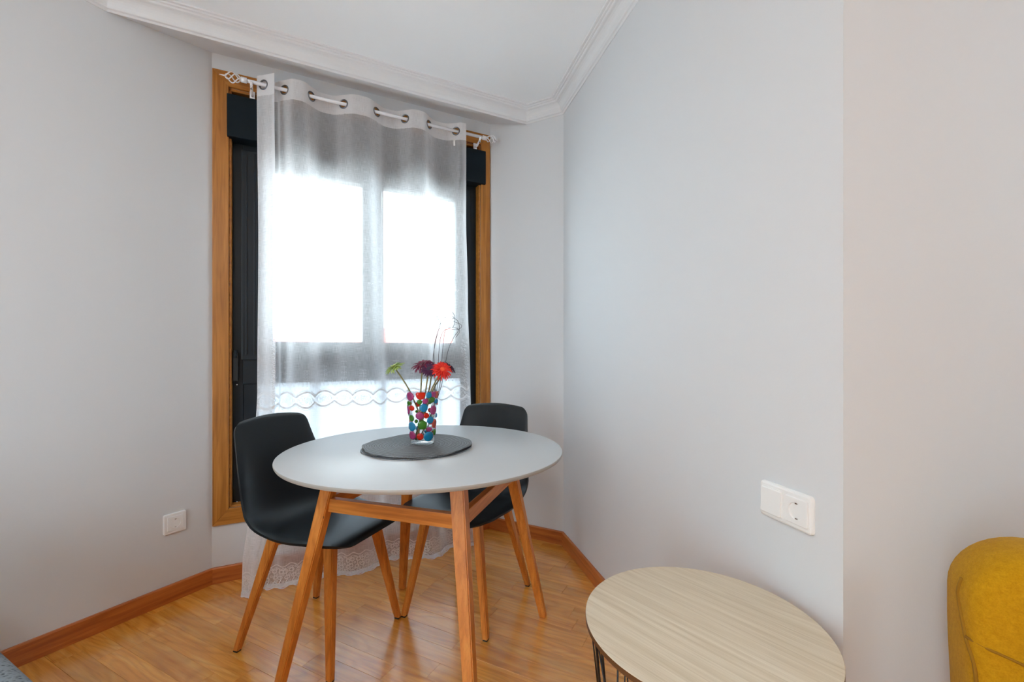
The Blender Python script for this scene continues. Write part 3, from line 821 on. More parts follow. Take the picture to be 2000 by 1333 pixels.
def leg_obj(p_foot, p_top, ax, w0, d0, w1, d1, parent, nm='leg', bev=0.003):
    """leg mesh with origin at the foot, so grain runs along it"""
    bm = beam_bm((0, 0, 0), p_top - p_foot, ax, w0, d0, w1, d1, bev)
    o = obj(nm, bm, M['leg'], parent); o.location = p_foot; return o
for k in feet:
    leg_obj(local(feet[k]), local(tops[k]), e1, 0.027, 0.027, 0.046, 0.036, tb)
def on_leg(k, z): f = z / (TZ - th); return feet[k].lerp(tops[k], f)
zr = 0.602
for a, b in (('fl', 'fr'), ('fr', 'r'), ('r', 'bl'), ('bl', 'fl')):
    p, q = on_leg(a, zr), on_leg(b, zr); dr = (q - p).normalized(); ln = (q - p).length - 0.03
    inward = (cen - (p + q) / 2); inward.z = 0; inward.normalize()
    c = (p + q) / 2 + inward * 0.004
    o = obj('rail', box_bm(-ln / 2, ln / 2, -0.0115, 0.0115, -0.021, 0.021, 0.002), M['rail'], tb)
    o.location = local(c); o.rotation_euler = (0, 0, math.atan2(dr.y, dr.x))
    # bolt where the rail meets its leg
    for sgn, end in ((-1, p),):
        bm = lathe_bm([(0, 0.0), (0.006, 0.0), (0.006, 0.003), (0.003, 0.003), (0.003, 0.001), (0, 0.001)], 14)
        pp = end - Vector((0, 0, 0.034)) - inward * 0.019 + dr * 0.006
        mrot = (-inward).to_track_quat('Z', 'Y').to_matrix().to_4x4()
        b_ = obj('bolt', bm, M['black'], tb, True); b_.matrix_local = Matrix.Translation(local(pp)) @ mrot

# ------------------------------------------------------------------ shell chairs
def shell_bm():
    cpv = [(0.250, 0.424), (0.243, 0.438), (0.218, 0.447), (0.150, 0.448), (0.060, 0.440), (-0.030, 0.434), (-0.105, 0.440), (-0.160, 0.468), (-0.190, 0.520), (-0.207, 0.585), (-0.222, 0.660), (-0.238, 0.735), (-0.250, 0.795), (-0.256, 0.816), (-0.268, 0.826)]
    pr = spline([(0, a, b) for a, b in cpv], 46)
    Ls = [0]
    for a, b in zip(pr, pr[1:]): Ls.append(Ls[-1] + (b - a).length)
    Lt = Ls[-1]
    wt = [(0.0, 0.196), (0.10, 0.210), (0.30, 0.224), (0.42, 0.226), (0.52, 0.222), (0.62, 0.214), (0.75, 0.198), (0.88, 0.180), (1.0, 0.166)]
    lt = [(0.0, 0.000), (0.10, 0.006), (0.25, 0.020), (0.40, 0.046), (0.52, 0.064), (0.64, 0.058), (0.78, 0.034), (0.92, 0.010), (1.0, 0.0)]
    bm = bmesh.new(); NU = 26; rows = []
    # extra rows near both ends so that the corners come out round
    stations = []
    rf, rtp = 0.085, 0.050
    for i in range(9): stations.append(rf * (1 - math.cos(i / 8 * math.pi / 2)))
    k = 1
    nmid = 26
    for i in range(1, nmid): stations.append(rf + (Lt - rf - rtp) * i / nmid)
    for i in range(9): stations.append(Lt - rtp * (1 - math.sin(i / 8 * math.pi / 2)))
    def P(l):
        for j in range(len(Ls) - 1):
            if l <= Ls[j + 1] + 1e-9:
                f = (l - Ls[j]) / (Ls[j + 1] - Ls[j]); p = pr[j].lerp(pr[j + 1], f); t = (pr[min(j + 2, len(pr) - 1)] - pr[max(j - 1, 0)]).normalized(); return p, t
        return pr[-1], (pr[-1] - pr[-2]).normalized()
    for l in stations:
        v = l / Lt; p, t = P(l); nrm = Vector((0, t.z, -t.y))          # towards the sitter
        if nrm.z < 0 and v < 0.4: nrm = -nrm
        w = smooth_tab(wt, v)
        if l < rf: d_ = rf - l; w = w - rf + math.sqrt(max(0, rf * rf - d_ * d_))
        if l > Lt - rtp: d_ = l - (Lt - rtp); w = w - rtp + math.sqrt(max(0, rtp * rtp - d_ * d_))
        lf = smooth_tab(lt, v); row = []
        for i in range(NU + 1):
            u = -1 + 2 * i / NU; u = math.sin(u * math.pi / 2 * 0.92) / math.sin(math.pi / 2 * 0.92)
            e_ = max(0.0, (abs(u) - 0.84) / 0.16); up = lf * (0.35 * u * u + 0.65 * u ** 4) - 0.013 * e_ * e_ * min(1, max(0, (v - 0.08) / 0.2)) * min(1, (1 - v) / 0.2)
            q = p + Vector((u * w, 0, 0)) + nrm * up
            if v > 0.8: q.z += 0.010 * (1 - u * u) * (v - 0.8) / 0.2
            row.append(bm.verts.new(q))
        rows.append(row)
    for r1, r2 in zip(rows, rows[1:]):
        for i in range(NU): bm.faces.new((r1[i], r1[i + 1], r2[i + 1], r2[i]))
    bmesh.ops.recalc_face_normals(bm, faces=bm.faces[:])
    # normals towards the sitter
    if sum(f.normal.z for f in bm.faces if f.calc_center_median().y > 0) < 0: bmesh.ops.reverse_faces(bm, faces=bm.faces[:])
    bmesh.ops.solidify(bm, geom=bm.faces[:], thickness=0.009)
    return bm

def make_chair():
    ch = thing('shell_chair', 'x', 'chair')
    o = obj('seat_shell', shell_bm(), M['shell'], ch, True)
    bv = o.modifiers.new('rim', 'BEVEL'); bv.width = 0.0035; bv.segments = 3; bv.limit_method = 'ANGLE'; bv.angle_limit = R(40)
    o.data.set_sharp_from_angle(angle=R(60))
    fx, fy = 0.188, 0.2135
    tx, ty_f, ty_r, tz = 0.118, 0.150, -0.105, 0.418
    tp = {}
    for sx in (-1, 1):
        for fr in (1, 0):
            foot = Vector((sx * fx, fy if fr else -fy, 0.004)); top_ = Vector((sx * tx, ty_f if fr else ty_r, tz))
            tp[(sx, fr)] = top_
            ax = Vector((0, 1, 0)) if True else None
            leg = leg_obj(foot, top_, (1, 0, 0), 0.021, 0.024, 0.030, 0.042, ch)
            obj('glide', box_bm(-0.009, 0.009, -0.010, 0.010, -0.004, 0.0015, 0.001), M['black'], leg)
    # crossed bars joining opposite legs under the seat
    for a, b, dz in (((-1, 0), (1, 1), 0.0), ((1, 0), (-1, 1), -0.004)):
        p, q = tp[a], tp[b]; dr = (q - p); ln = dr.length + 0.02; c = (p + q) / 2
        o = obj('cross_bar', box_bm(-ln / 2, ln / 2, -0.014, 0.014, -0.018, 0.018, 0.002), M['rail'], ch)
        o.location = (c.x, c.y, tz - 0.018 + dz); o.rotation_euler = (0, 0, math.atan2(dr.y, dr.x))
    pl = lathe_bm([(0, 0.398), (0.07, 0.398), (0.085, 0.415), (0.075, 0.428), (0, 0.430)], 24)
    xform(pl, Matrix.Translation((0, 0.022, 0))); obj('mount_plate', pl, M['black'], ch, True)
    return ch
def place_chair(c, rear_pts, front_pts, label):
    mid_r = sum(rear_pts, Vector()) / len(rear_pts)
l1, l2, l3 = pix(462, 1272), pix(778, 1208), pix(618, 1168)
c1 = (l1 + l2) / 2; f1 = (l2 - l3).normalized()
g1, g2, g3 = pix(791, 1204), pix(949.5, 1250), pix(1030, 1145)
c2 = (g1 + g3) / 2; f2 = (g2 - g3).normalized()
chair = make_chair(); chair.location = c1; chair.rotation_euler = (0, 0, math.atan2(f1.y, f1.x) - math.pi / 2)
chair['label'] = 'dark grey moulded shell chair on wooden legs at the left side of the round table'
chair['group'] = 'shell chairs at the round table'
ch2 = copy_tree(chair); ch2.location = c2; ch2.rotation_euler = (0, 0, math.atan2(f2.y, f2.x) - math.pi / 2)
ch2['label'] = 'dark grey shell chair mostly hidden behind the table, by the corner wall'

# ------------------------------------------------------------------ placemats, vase, flowers
def placemat(z, c, Rm, seed, wav):
    bm = bmesh.new(); nr, ns = 44, 96; prev = None; rr_ = random.Random(seed); ph = [rr_.random() * 6.28 for _ in range(4)]
    def hgt(r, a): e = (r / Rm) ** 3; return wav * e * max(0.0, 0.45 * math.sin(3 * a + ph[0]) + 0.3 * math.sin(5 * a + ph[1]) + 0.35)
    def rad(r, a): return r * (1 + 0.012 * math.sin(5 * a + ph[2]) + 0.008 * math.sin(9 * a + ph[3]))
    for side in (0, 1):
        prev = None
        for i in range(nr + 1):
            r = Rm * i / nr if i else 0.0005; ring = []
            for k in range(ns):
                a = 2 * math.pi * k / ns; q = rad(r, a)
                rib = 0.0010 * (i % 2) if side == 0 else 0
                ring.append(bm.verts.new((q * math.cos(a), q * math.sin(a), (0.0036 + rib if side == 0 else 0.0) + hgt(r, a))))
            if prev:
                for k in range(ns): bm.faces.new((prev[k], prev[(k + 1) % ns], ring[(k + 1) % ns], ring[k]))
            prev = ring
        if side == 0: rim_t = prev
    for k in range(ns): bm.faces.new((rim_t[k], rim_t[(k + 1) % ns], prev[(k + 1) % ns], prev[k]))
    fix(bm); o = obj('placemat', bm, M['mat_dark']); o.location = (c.x, c.y, z); return o
pmc = pix(817, 874, TZ)
m1 = placemat(TZ + 0.0006, pmc + Vector((-0.002, -0.004, 0)), 0.191, 4, 0.0008); tag(m1, 'lower of the two stacked round charcoal woven placemats, its edge just showing', 'placemat', 'round placemats on the dining table')
m2 = placemat(TZ + 0.0062, pmc, 0.193, 11, 0.006); tag(m2, 'upper round charcoal woven placemat with a wavy edge, under the vase', 'placemat', 'round placemats on the dining table')
VB = pix(825, 872, TZ); VZ = TZ + 0.0115
vase = thing('glass_vase', 'clear glass vase covered in red, blue, green and pink dots on the placemat', 'vase', (VB.x, VB.y, VZ))
VH, vr0, vr1 = 0.192, 0.0425, 0.0555
vr = lambda z: vr0 + (vr1 - vr0) * (z / VH) ** 1.0
vm = bpy.data.materials.new('vase_glass'); vm.use_nodes = True
M['vglass'] = clear_glass('vase_glass_clear', (0.985, 0.99, 0.99, 1), 0.5)
bm = lathe_bm([(0, 0), (vr0 - 0.004, 0), (vr0, 0.004)] + [(vr(z), z) for z in (0.02, 0.06, 0.10, 0.15, VH - 0.002)] + [(vr1 - 0.001, VH), (vr1 - 0.003, VH)] + [(vr(z) - 0.0035, z) for z in (0.15, 0.10, 0.06, 0.022)] + [(vr0 - 0.008, 0.014), (0, 0.013)], 64)
obj('glass_body', bm, M['vglass'], vase, True)
def paint(name, c):
    m = bpy.data.materials.new(name); m.use_nodes = True; nt = m.node_tree; b = nt.nodes['Principled BSDF']
    b.inputs['Base Color'].default_value = c; b.inputs['Roughness'].default_value = 0.12; b.inputs['Coat Weight'].default_value = 0.5
    out = nt.nodes['Material Output']; tl_ = nt.nodes.new('ShaderNodeBsdfTranslucent'); tl_.inputs[0].default_value = c
    mx_ = nt.nodes.new('ShaderNodeMixShader'); mx_.inputs[0].default_value = 0.35
    nt.links.new(b.outputs[0], mx_.inputs[1]); nt.links.new(tl_.outputs[0], mx_.inputs[2]); nt.links.new(mx_.outputs[0], out.inputs[0]); return m
PC = {'r': paint('red_dot', lin((222, 40, 16))), 'b': paint('blue_dot', lin((20, 140, 190))), 'g': paint('green_dot', lin((62, 132, 24))), 'p': paint('pink_dot', lin((178, 62, 122))), 'o': paint('coral_dot', lin((214, 92, 74)))}
dots = [(205, 230, 62, 82, 'p'), (412, 195, 88, 90, 'r'), (572, 205, 52, 58, 'b'), (660, 150, 44, 58, 'p'), (728, 205, 40, 70, 'o'), (395, 335, 48, 46, 'g'), (500, 320, 52, 50, 'p'),
        (630, 300, 48, 55, 'g'), (718, 345, 30, 46, 'b'), (245, 460, 44, 50, 'r'), (185, 370, 26, 40, 'g'), (475, 450, 74, 76, 'b'), (168, 510, 34, 78, 'p'), (660, 510, 54, 88, 'p'),
        (395, 605, 76, 70, 'p'), (522, 605, 50, 54, 'r'), (242, 660, 42, 60, 'g'), (602, 700, 58, 66, 'b'), (240, 825, 62, 84, 'b'), (445, 785, 86, 84, 'g'), (680, 785, 36, 86, 'o'),
        (580, 880, 48, 46, 'p'), (250, 1000, 56, 76, 'p'), (405, 1015, 62, 62, 'r'), (570, 1020, 84, 92, 'b'), (683, 960, 22, 60, 'g')]
rd = random.Random(5); occ = []
vdir = math.atan2(-VB.y, -VB.x)           # towards the camera
def bead(zc, dth, rad_u, rad_z, colr):
    rv_ = vr(zc); th_ = vdir + dth
    bm = bmesh.new(); nu = 14; prof_ = ((1.0, 0.0), (0.94, 0.0022), (0.78, 0.0036), (0.4, 0.0032), (0.0, 0.0028)); rings = []
    for f, h in prof_:
        ring = []
        for k in range(1 if f == 0 else nu):
            a = 2 * math.pi * k / nu; zz = zc + rad_z * f * math.sin(a); zz = min(max(zz, 0.004), VH - 0.003); tt_ = th_ + rad_u * f * math.cos(a) / rv_; r_ = vr(zz) + h + 0.0002
            ring.append(bm.verts.new((r_ * math.cos(tt_), r_ * math.sin(tt_), zz)))
        rings.append(ring)
    for r1, r2 in zip(rings, rings[1:]):
        for k in range(nu):
            if len(r2) == 1: bm.faces.new((r1[k], r1[(k + 1) % nu], r2[0]))
            else: bm.faces.new((r1[k], r1[(k + 1) % nu], r2[(k + 1) % nu], r2[k]))
    fix(bm); obj('dot', bm, PC[colr], vase, True)
mpp = VB.y / F_PX / 10.25                 # metres per zoomed pixel
for x, y, rx, rz, c in dots:
    zc = (1165 - y) * mpp * 1.0 + 0.004; zc = min(max(zc, 0.012), VH - 0.012)
    dx = (x - 448) * mpp; q = max(-0.97, min(0.97, dx / vr(zc))); dth = math.asin(q)
    fs = max(0.42, math.cos(dth)); bead(zc, dth, rx * mpp / fs * 1.08, rz * mpp * 1.08, c); occ.append((dth, zc))
for _ in range(400):
    a = rd.uniform(1.75, 2 * math.pi - 1.75); zc = rd.uniform(0.016, VH - 0.016)
    if all(math.hypot(((a - b + math.pi) % (2 * math.pi) - math.pi) * 0.05, zc - z) > 0.021 for b, z in occ):
        occ.append((a, zc)); r_ = rd.uniform(0.006, 0.011); bead(zc, a, r_, r_, rd.choice('rbgp'))

# flowers: head pixel, mouth crossing pixel, tilt
def petal_mat(n, a, b): return mat(n, a, 0.6, var=0.25, vscale=90)
PM = {'green': mat('lime_petal', lin((166, 190, 98)), 0.6, var=0.25, vscale=120), 'red': mat('red_petal', lin((226, 40, 22)), 0.55, var=0.2, vscale=120), 'wine': mat('wine_petal', lin((120, 24, 62)), 0.6, var=0.3, vscale=120), 'purple': mat('purple_petal', lin((74, 26, 66)), 0.6, var=0.3, vscale=120)}
CM = {'green': mat('lime_eye', lin((170, 176, 90)), 0.8), 'red': mat('red_eye', lin((240, 90, 50)), 0.8), 'wine': mat('wine_eye', lin((80, 20, 40)), 0.8), 'purple': mat('purple_eye', lin((60, 50, 70)), 0.8)}
def vray(px, py, Y): return Vector(((px - 1000) / F_PX * Y, Y, CAM_Z - (py - HOR) / F_PX * Y))
def gerbera(colr, head, Yh, mouth, foot_a, Rh, tilt, label, layers=4, npet=26):
    H = vray(head[0], head[1], Yh); mo = vray(mouth[0], mouth[1], VB.y + mouth[2]); base = Vector((VB.x + 0.028 * math.cos(foot_a), VB.y + 0.028 * math.sin(foot_a), VZ + 0.016))
    fl = thing('gerbera', label, 'flower', base, 0, 'cut flowers in the dotted vase')
    nrm = Vector(tilt).normalized()
    pts = spline([base, base.lerp(mo, 0.5), mo, mo.lerp(H, 0.5) + Vector((0, 0, 0.003)), H - nrm * 0.006], 26)
    obj('stem', tube_bm([p - base for p in pts], 0.0030, 8, taper=0.85), M['stem'], fl, True)
    q = nrm.to_track_quat('Z', 'Y').to_matrix(); bm = bmesh.new(); rr_ = random.Random(int(head[0]))
    for ly in range(layers):
        rad_ = Rh * (1 - 0.15 * ly); nP = npet - 3 * ly
        for k in range(nP):
            a = 2 * math.pi * (k + 0.5 * ly) / nP + rr_.uniform(-.08, .08); ln = rad_ * rr_.uniform(0.88, 1.06); w = 2.6 * rad_ / nP * 1.5; dz = rr_.uniform(-.20, .14) - 0.12 + 0.16 * ly
            st = []
            for i, (t, wf, h) in enumerate(((0.18, 0.5, 0.0), (0.45, 0.9, 0.05), (0.75, 1.0, 0.03), (0.93, 0.7, -0.04), (1.0, 0.25, -0.08))):
                r_ = ln * t; zc = ln * (dz * t + h) ; hw = w / 2 * wf
                L_ = [Vector((r_ * math.cos(a) - s * hw * math.sin(a), r_ * math.sin(a) + s * hw * math.cos(a), zc + (0.0 if s else -0.0010))) for s in (-1, 0, 1)]
                st.append([bm.verts.new(q @ v) for v in L_])
            for r1, r2 in zip(st, st[1:]):
                for i in range(2): bm.faces.new((r1[i], r1[i + 1], r2[i + 1], r2[i]))
    o = obj('petals', bm, PM[colr], fl, True); o.location = H - base
    bm = lathe_bm([(0, 0.006), (Rh * 0.16, 0.0055), (Rh * 0.26, 0.003), (Rh * 0.3, -0.001), (Rh * 0.2, -0.004), (0.004, -0.008), (0, -0.008)], 18)
    for v in bm.verts: v.co = q @ v.co
    o = obj('flower_eye', bm, CM[colr], fl, True); o.location = H - base
by = VB.y
gerbera('green', (770, 717), by - 0.01, (801, 766, -0.008), 0.4, 0.040, (-0.45, -0.25, 0.9), 'lime green gerbera leaning out of the vase to the left, apart from the rest')
gerbera('wine', (825, 712), by + 0.015, (822, 764, 0.005), 4.4, 0.044, (-0.25, -0.35, 0.9), 'wine red gerbera, topmost and left of the clustered flowers')
gerbera('purple', (838, 721), by - 0.015, (831, 766, -0.01), 2.6, 0.034, (0.05, -0.75, 0.65), 'small dark purple gerbera in front, between the wine and the red bloom', npet=22)
gerbera('red', (864, 722), by - 0.025, (841, 766, -0.012), 3.4, 0.040, (0.35, -0.70, 0.6), 'bright red gerbera facing the room, the largest bloom in the vase', layers=4, npet=28)
gerbera('purple', (876, 716), by + 0.03, (846, 762, 0.015), 3.9, 0.036, (0.55, 0.0, 0.8), 'dark purple gerbera half hidden behind the bright red bloom')
gerbera('wine', (846, 716), by + 0.03, (838, 762, 0.012), 2.9, 0.036, (0.1, 0.1, 1.0), 'wine red gerbera at the back of the cluster behind the red bloom')
# dry curly twigs
tw = [([(850, 770), (846, 700), (858, 640), (872, 618), (888, 622), (884, 640), (868, 634), (872, 616), (884, 612)], 'dry twig with the tightest loop, leftmost in the vase'),
      ([(852, 768), (857, 690), (862, 655), (874, 643), (894, 644), (902, 636), (886, 628)], 'dry twig with a flat hooked tip above the red gerbera'),
      ([(856, 768), (864, 690), (870, 645), (884, 640), (898, 646), (890, 660)], 'thin straight dry twig bending over at its tip'),
      ([(858, 768), (874, 690), (886, 660), (897, 643), (893, 626), (880, 622), (876, 632)], 'dry twig arching furthest to the right over the flowers'),
      ([(848, 768), (848, 680), (860, 632), (853, 622), (858, 614), (872, 626), (888, 620), (880, 604), (876, 596)], 'dry twig reaching highest, with a wispy curled top')]
for i, (pl, lb) in enumerate(tw):
    Yt = VB.y + 0.012 + 0.007 * i
    pts = [Vector((VB.x + 0.012 * math.cos(i * 1.2), VB.y + 0.012 * math.sin(i * 1.2), VZ + 0.016))] + [vray(px, py, Yt + (0.010 * math.sin(j * 1.9 + i) if j > 1 else -0.004)) for j, (px, py) in enumerate(pl)]
    b0 = pts[0].copy(); o = obj('curly_twig', tube_bm([p - b0 for p in spline(pts, 70)], 0.0014, 6, taper=0.6), M['twig'], None, True); o.location = b0
    tag(o, lb, 'twig', 'dry twigs in the dotted vase')

# ------------------------------------------------------------------ coffee table
HZ = 0.561; cz = CAM_Z - HZ; cc = Vector((0.7015 * HZ, 1.639 * HZ)); cr = 0.424 * HZ
ct = thing('coffee_table', 'low round side table with pale ash top on a black wire basket base', 'table', (cc.x, cc.y, 0))
bm = lathe_bm([(0, cz - 0.013), (cr - 0.0015, cz - 0.013), (cr, cz - 0.0115), (cr, cz - 0.001), (cr - 0.001, cz), (0, cz)], 128)
bm.normal_update()
for f in bm.faces: f.material_index = 0 if f.normal.z > 0.5 else 1
tp_ = obj('tray_top', bm, [M['ash'], M['ash_edge']], ct)
ga_, gb_ = pix(1300, 1150, cz), pix(1500, 1242, cz)
gdir = math.atan2((gb_ - ga_).y, (gb_ - ga_).x); tp_.rotation_euler = (0, 0, gdir)
rt_, rb_ = cr - 0.010, cr - 0.055; z_t, z_b = cz - 0.016, 0.006
def ringpts(r, z, n=72): return [(r * math.cos(2 * math.pi * k / n), r * math.sin(2 * math.pi * k / n), z) for k in range(n)]
obj('top_ring', tube_bm(ringpts(rt_, z_t), 0.003, 8, closed=True), M['wire'], ct, True)
obj('base_ring', tube_bm(ringpts(rb_, z_b), 0.004, 8, closed=True), M['wire'], ct, True)
pa = pix(1161, 1250, z_t); a0 = math.atan2(pa.y - cc.y, pa.x - cc.x)
NP = 9
def cyl(a, r, z): return Vector((r * math.cos(a), r * math.sin(a), z))
for k in range(NP):
    a = a0 + 2 * math.pi * k / NP; bd = cyl(a, rt_, z_t), cyl(a, rb_, z_b)
    bm = beam_bm(bd[1], bd[0], (-math.sin(a), math.cos(a), 0), 0.007, 0.004, 0.008, 0.004, 0.0006); obj('post', bm, M['wire'], ct)
    for u0, u1 in ((0.07, 0.36), (0.52, 0.36)):
        w = 2 * math.pi / NP
        obj('wire', tube_bm([cyl(a + w * u0, rt_, z_t), cyl(a + w * u1, (rt_ * 0.66 + rb_ * 0.34), z_t * 0.66 + z_b * 0.34)], 0.0017, 6), M['wire'], ct, True)
        obj('wire', tube_bm([cyl(a + w * u1, (rt_ * 0.66 + rb_ * 0.34), z_t * 0.66 + z_b * 0.34), cyl(a + w * (u0 + 0.2), rb_, z_b)], 0.0017, 6), M['wire'], ct, True)

# ------------------------------------------------------------------ sockets and switch
def rrect(w, h, r, n=6):
    pts = []
    for cx, cz_, a0_ in ((w / 2 - r, h / 2 - r, 0), (-w / 2 + r, h / 2 - r, 90), (-w / 2 + r, -h / 2 + r, 180), (w / 2 - r, -h / 2 + r, 270)):
        for i in range(n + 1): a = R(a0_ + 90 * i / n); pts.append((cx + r * math.cos(a), cz_ + r * math.sin(a)))
    return pts
def rr_bm(w, h, r, y0, y1, soft=0.002, cx=0, cz_=0, open_r=None):
    """rounded plate, front at -y1; optional round opening is modelled by a separate well"""
    bm = bmesh.new(); rings = []
    for k, yy in ((0, y0), (0, y1 - soft), (soft * 0.35, y1 - soft * 0.3), (soft, y1)):
        rings.append([bm.verts.new((cx + x, -yy, cz_ + z)) for x, z in rrect(w - 2 * k, h - 2 * k, max(0.001, r - k))])
    n = len(rings[0])
    for r1, r2 in zip(rings, rings[1:]):
        for i in range(n): bm.faces.new((r1[i], r1[(i + 1) % n], r2[(i + 1) % n], r2[i]))
    bm.faces.new(rings[0]); 
    if open_r is None: bm.faces.new(rings[-1])
    else:
        circ_ = [bm.verts.new((cx + open_r * math.cos(2 * math.pi * i / 48), -y1, cz_ + open_r * math.sin(2 * math.pi * i / 48))) for i in range(48)]
        eds = []
        for rg in (rings[-1], circ_):
            for i in range(len(rg)):
                e = bm.edges.get((rg[i], rg[(i + 1) % len(rg)])) or bm.edges.new((rg[i], rg[(i + 1) % len(rg)])); eds.append(e)
        bmesh.ops.triangle_fill(bm, use_beauty=True, use_dissolve=False, edges=eds)
    return fix(bm)
def socket_module(parent, cx, y1, well_r=0.0195, depth=0.017, size=0.050):
    face = obj('socket_face', rr_bm(size, size, 0.004, y1 - 0.006, y1, 0.0015, cx, 0, open_r=well_r), M['plastic'], parent)
    bm = bmesh.new(); n = 48; prof_ = ((well_r, 0.0), (well_r - 0.0006, -0.001), (well_r - 0.0012, depth * -1), (0, -depth)); rings = []
    for r_, dy in prof_:
        rings.append([bm.verts.new((cx + r_ * math.cos(2 * math.pi * k / n), -(y1 + dy), r_ * math.sin(2 * math.pi * k / n))) for k in range(n if r_ else 1)])
    for r1, r2 in zip(rings, rings[1:]):
        for k in range(n):
            if len(r2) == 1: bm.faces.new((r1[k], r1[(k + 1) % n], r2[0]))
            else: bm.faces.new((r1[k], r1[(k + 1) % n], r2[(k + 1) % n], r2[k]))
    bmesh.ops.recalc_face_normals(bm, faces=bm.faces[:]); bmesh.ops.reverse_faces(bm, faces=bm.faces[:])
    obj('socket_well', bm, M['plastic'], face, True)
    for sx in (-1, 1):
        b2 = lathe_bm([(0, 0), (0.0030, 0), (0.0030, 0.0012), (0, 0.0012)], 14)
        xform(b2, Matrix.Translation((cx + sx * 0.0095, -(y1 - depth + 0.0006), 0)) @ Matrix.Rotation(R(90), 4, 'X')); obj('pin_hole', b2, M['hole'], face)
    for sz in (-1, 1):
        obj('earth_clip', box_bm(cx - 0.003, cx + 0.003, -(y1 - 0.001), -(y1 - depth), sz * (well_r - 0.0025) - 0.0012, sz * (well_r - 0.0025) + 0.0012, 0.0004), M['steel'], face)
        obj('clip_slot', box_bm(cx - 0.0045, cx + 0.0045, -(y1 - 0.006), -(y1 - depth - 0.0005), sz * (well_r - 0.0012) - 0.0006, sz * (well_r - 0.0012) + 0.0006), M['hole'], face)
    return face
# single socket on the left wall
def wall_pt(px, py, p, d, o, n):
    k = (px - 1000) / F_PX; p = p + n * o
    t = (k * p.y - p.x) / (d.x - k * d.y); v = p + d * t
    return Vector((v.x, v.y, CAM_Z - (py - HOR) / F_PX * v.y))
def size_on(px0, px1, p, d, n): a, b = wall_pt(px0, 700, p, d, 0.0, n), wall_pt(px1, 700, p, d, 0.0, n); return (a - b).length
sp_ = wall_pt(340.5, 1021, WA, d_left, 0.0, n_left)
so = thing('wall_socket', 'single white wall socket low on the left wall beside the window frame', 'socket', (sp_.x, sp_.y, sp_.z), math.atan2(d_left.y, d_left.x))
wS = 0.086
obj('plate', rr_bm(wS, wS, 0.006, 0.0, 0.010, 0.003), M['plastic'], so)
socket_module(so, 0.0, 0.0125, 0.0198, 0.0100, 0.062)
# surface box with switch and socket on the right wall
a_, b_ = wall_pt(1487, 985, WC, d_right, 0.02, n_right), wall_pt(1584, 1010, WC, d_right, 0.02, n_right)
cpw = (wall_pt(1487, 983, WC, d_right, 0.0, n_right) + wall_pt(1596, 1000, WC, d_right, 0.0, n_right)) / 2
wB = (b_ - a_).length
top_p, bot_p = wall_pt(1584, 966, WC, d_right, 0.02, n_right), wall_pt(1584, 1042, WC, d_right, 0.02, n_right)
hB = top_p.z - bot_p.z
midp = (a_ + b_) / 2; midp.z = (wall_pt(1535, 958, WC, d_right, 0.02, n_right).z + wall_pt(1535, 1022, WC, d_right, 0.02, n_right).z) / 2
print('double socket', wB, hB, midp, a_, b_)
base_p = Vector((midp.x, midp.y)) - n_right * 0.02
ds = thing('switch_socket_box', 'white surface box with rocker switch and socket side by side on right wall', 'socket', (base_p.x, base_p.y, midp.z), math.atan2(d_right.y, d_right.x))
obj('housing', rr_bm(wB + 0.006, hB, 0.008, 0.0, 0.022, 0.005), M['plastic'], ds)
sz_ = min(hB - 0.014, wB / 2 - 0.010)
for cx in (-1,):
    rk = obj('rocker_frame', rr_bm(sz_ + 0.004, sz_ + 0.006, 0.004, 0.018, 0.0235, 0.001, -wB / 4, 0), M['plastic'], ds)
    bm = rr_bm(sz_, sz_ + 0.001, 0.004, 0.020, 0.0275, 0.002, -wB / 4, 0)
    for v in bm.verts:
        if v.co.y < -0.0245: v.co.y += 0.0025 * (0.5 + v.co.z / sz_) - 0.001
    obj('rocker', bm, M['plastic'], rk)
socket_module(ds, wB / 4, 0.0255, min(0.0195, sz_ * 0.36), 0.015, sz_)
for x in (-0.03, 0.0, 0.03):
    obj('vent_slot', box_bm(x - 0.005, x + 0.005, -0.008, -0.005, hB / 2 - 0.001, hB / 2 + 0.0004), M['hole'], ds)

# ------------------------------------------------------------------ mustard armchair (right edge)
def soft_box(name, sx, sy, sz, r, m, parent, loc, crown=0.0, sub=2):
    bm = box_bm(-sx / 2, sx / 2, -sy / 2, sy / 2, -sz / 2, sz / 2)
    bmesh.ops.bevel(bm, geom=bm.edges[:], offset=r, segments=5, affect='EDGES', profile=0.5)
    bmesh.ops.subdivide_edges(bm, edges=[e for e in bm.edges if e.calc_length() > 0.12], cuts=6, use_grid_fill=True)
    for v in bm.verts:
        x, y, z = v.co.x / (sx / 2), v.co.y / (sy / 2), v.co.z / (sz / 2)
        if v.co.z > 0: v.co.z += crown * (1 - x * x)
        v.co.y *= 1 + 0.10 * (1 - x * x) * (1 - z * z)
    o = obj(name, bm, m, parent, True); o.location = loc; return o
AW = 0.62
ax_ = Vector((0.87, -0.493)).normalized()                       # the chair stands turned towards the table
ac_l = Vector((0.812, 0.808)) + Vector((ax_.y, -ax_.x)) * -0.085
ac_p = ac_l + ax_ * (AW / 2)
ac = thing('armchair', 'mustard yellow upholstered armchair with rounded back against the side wall', 'armchair', (ac_p.x, ac_p.y, 0), math.atan2(ax_.y, ax_.x))
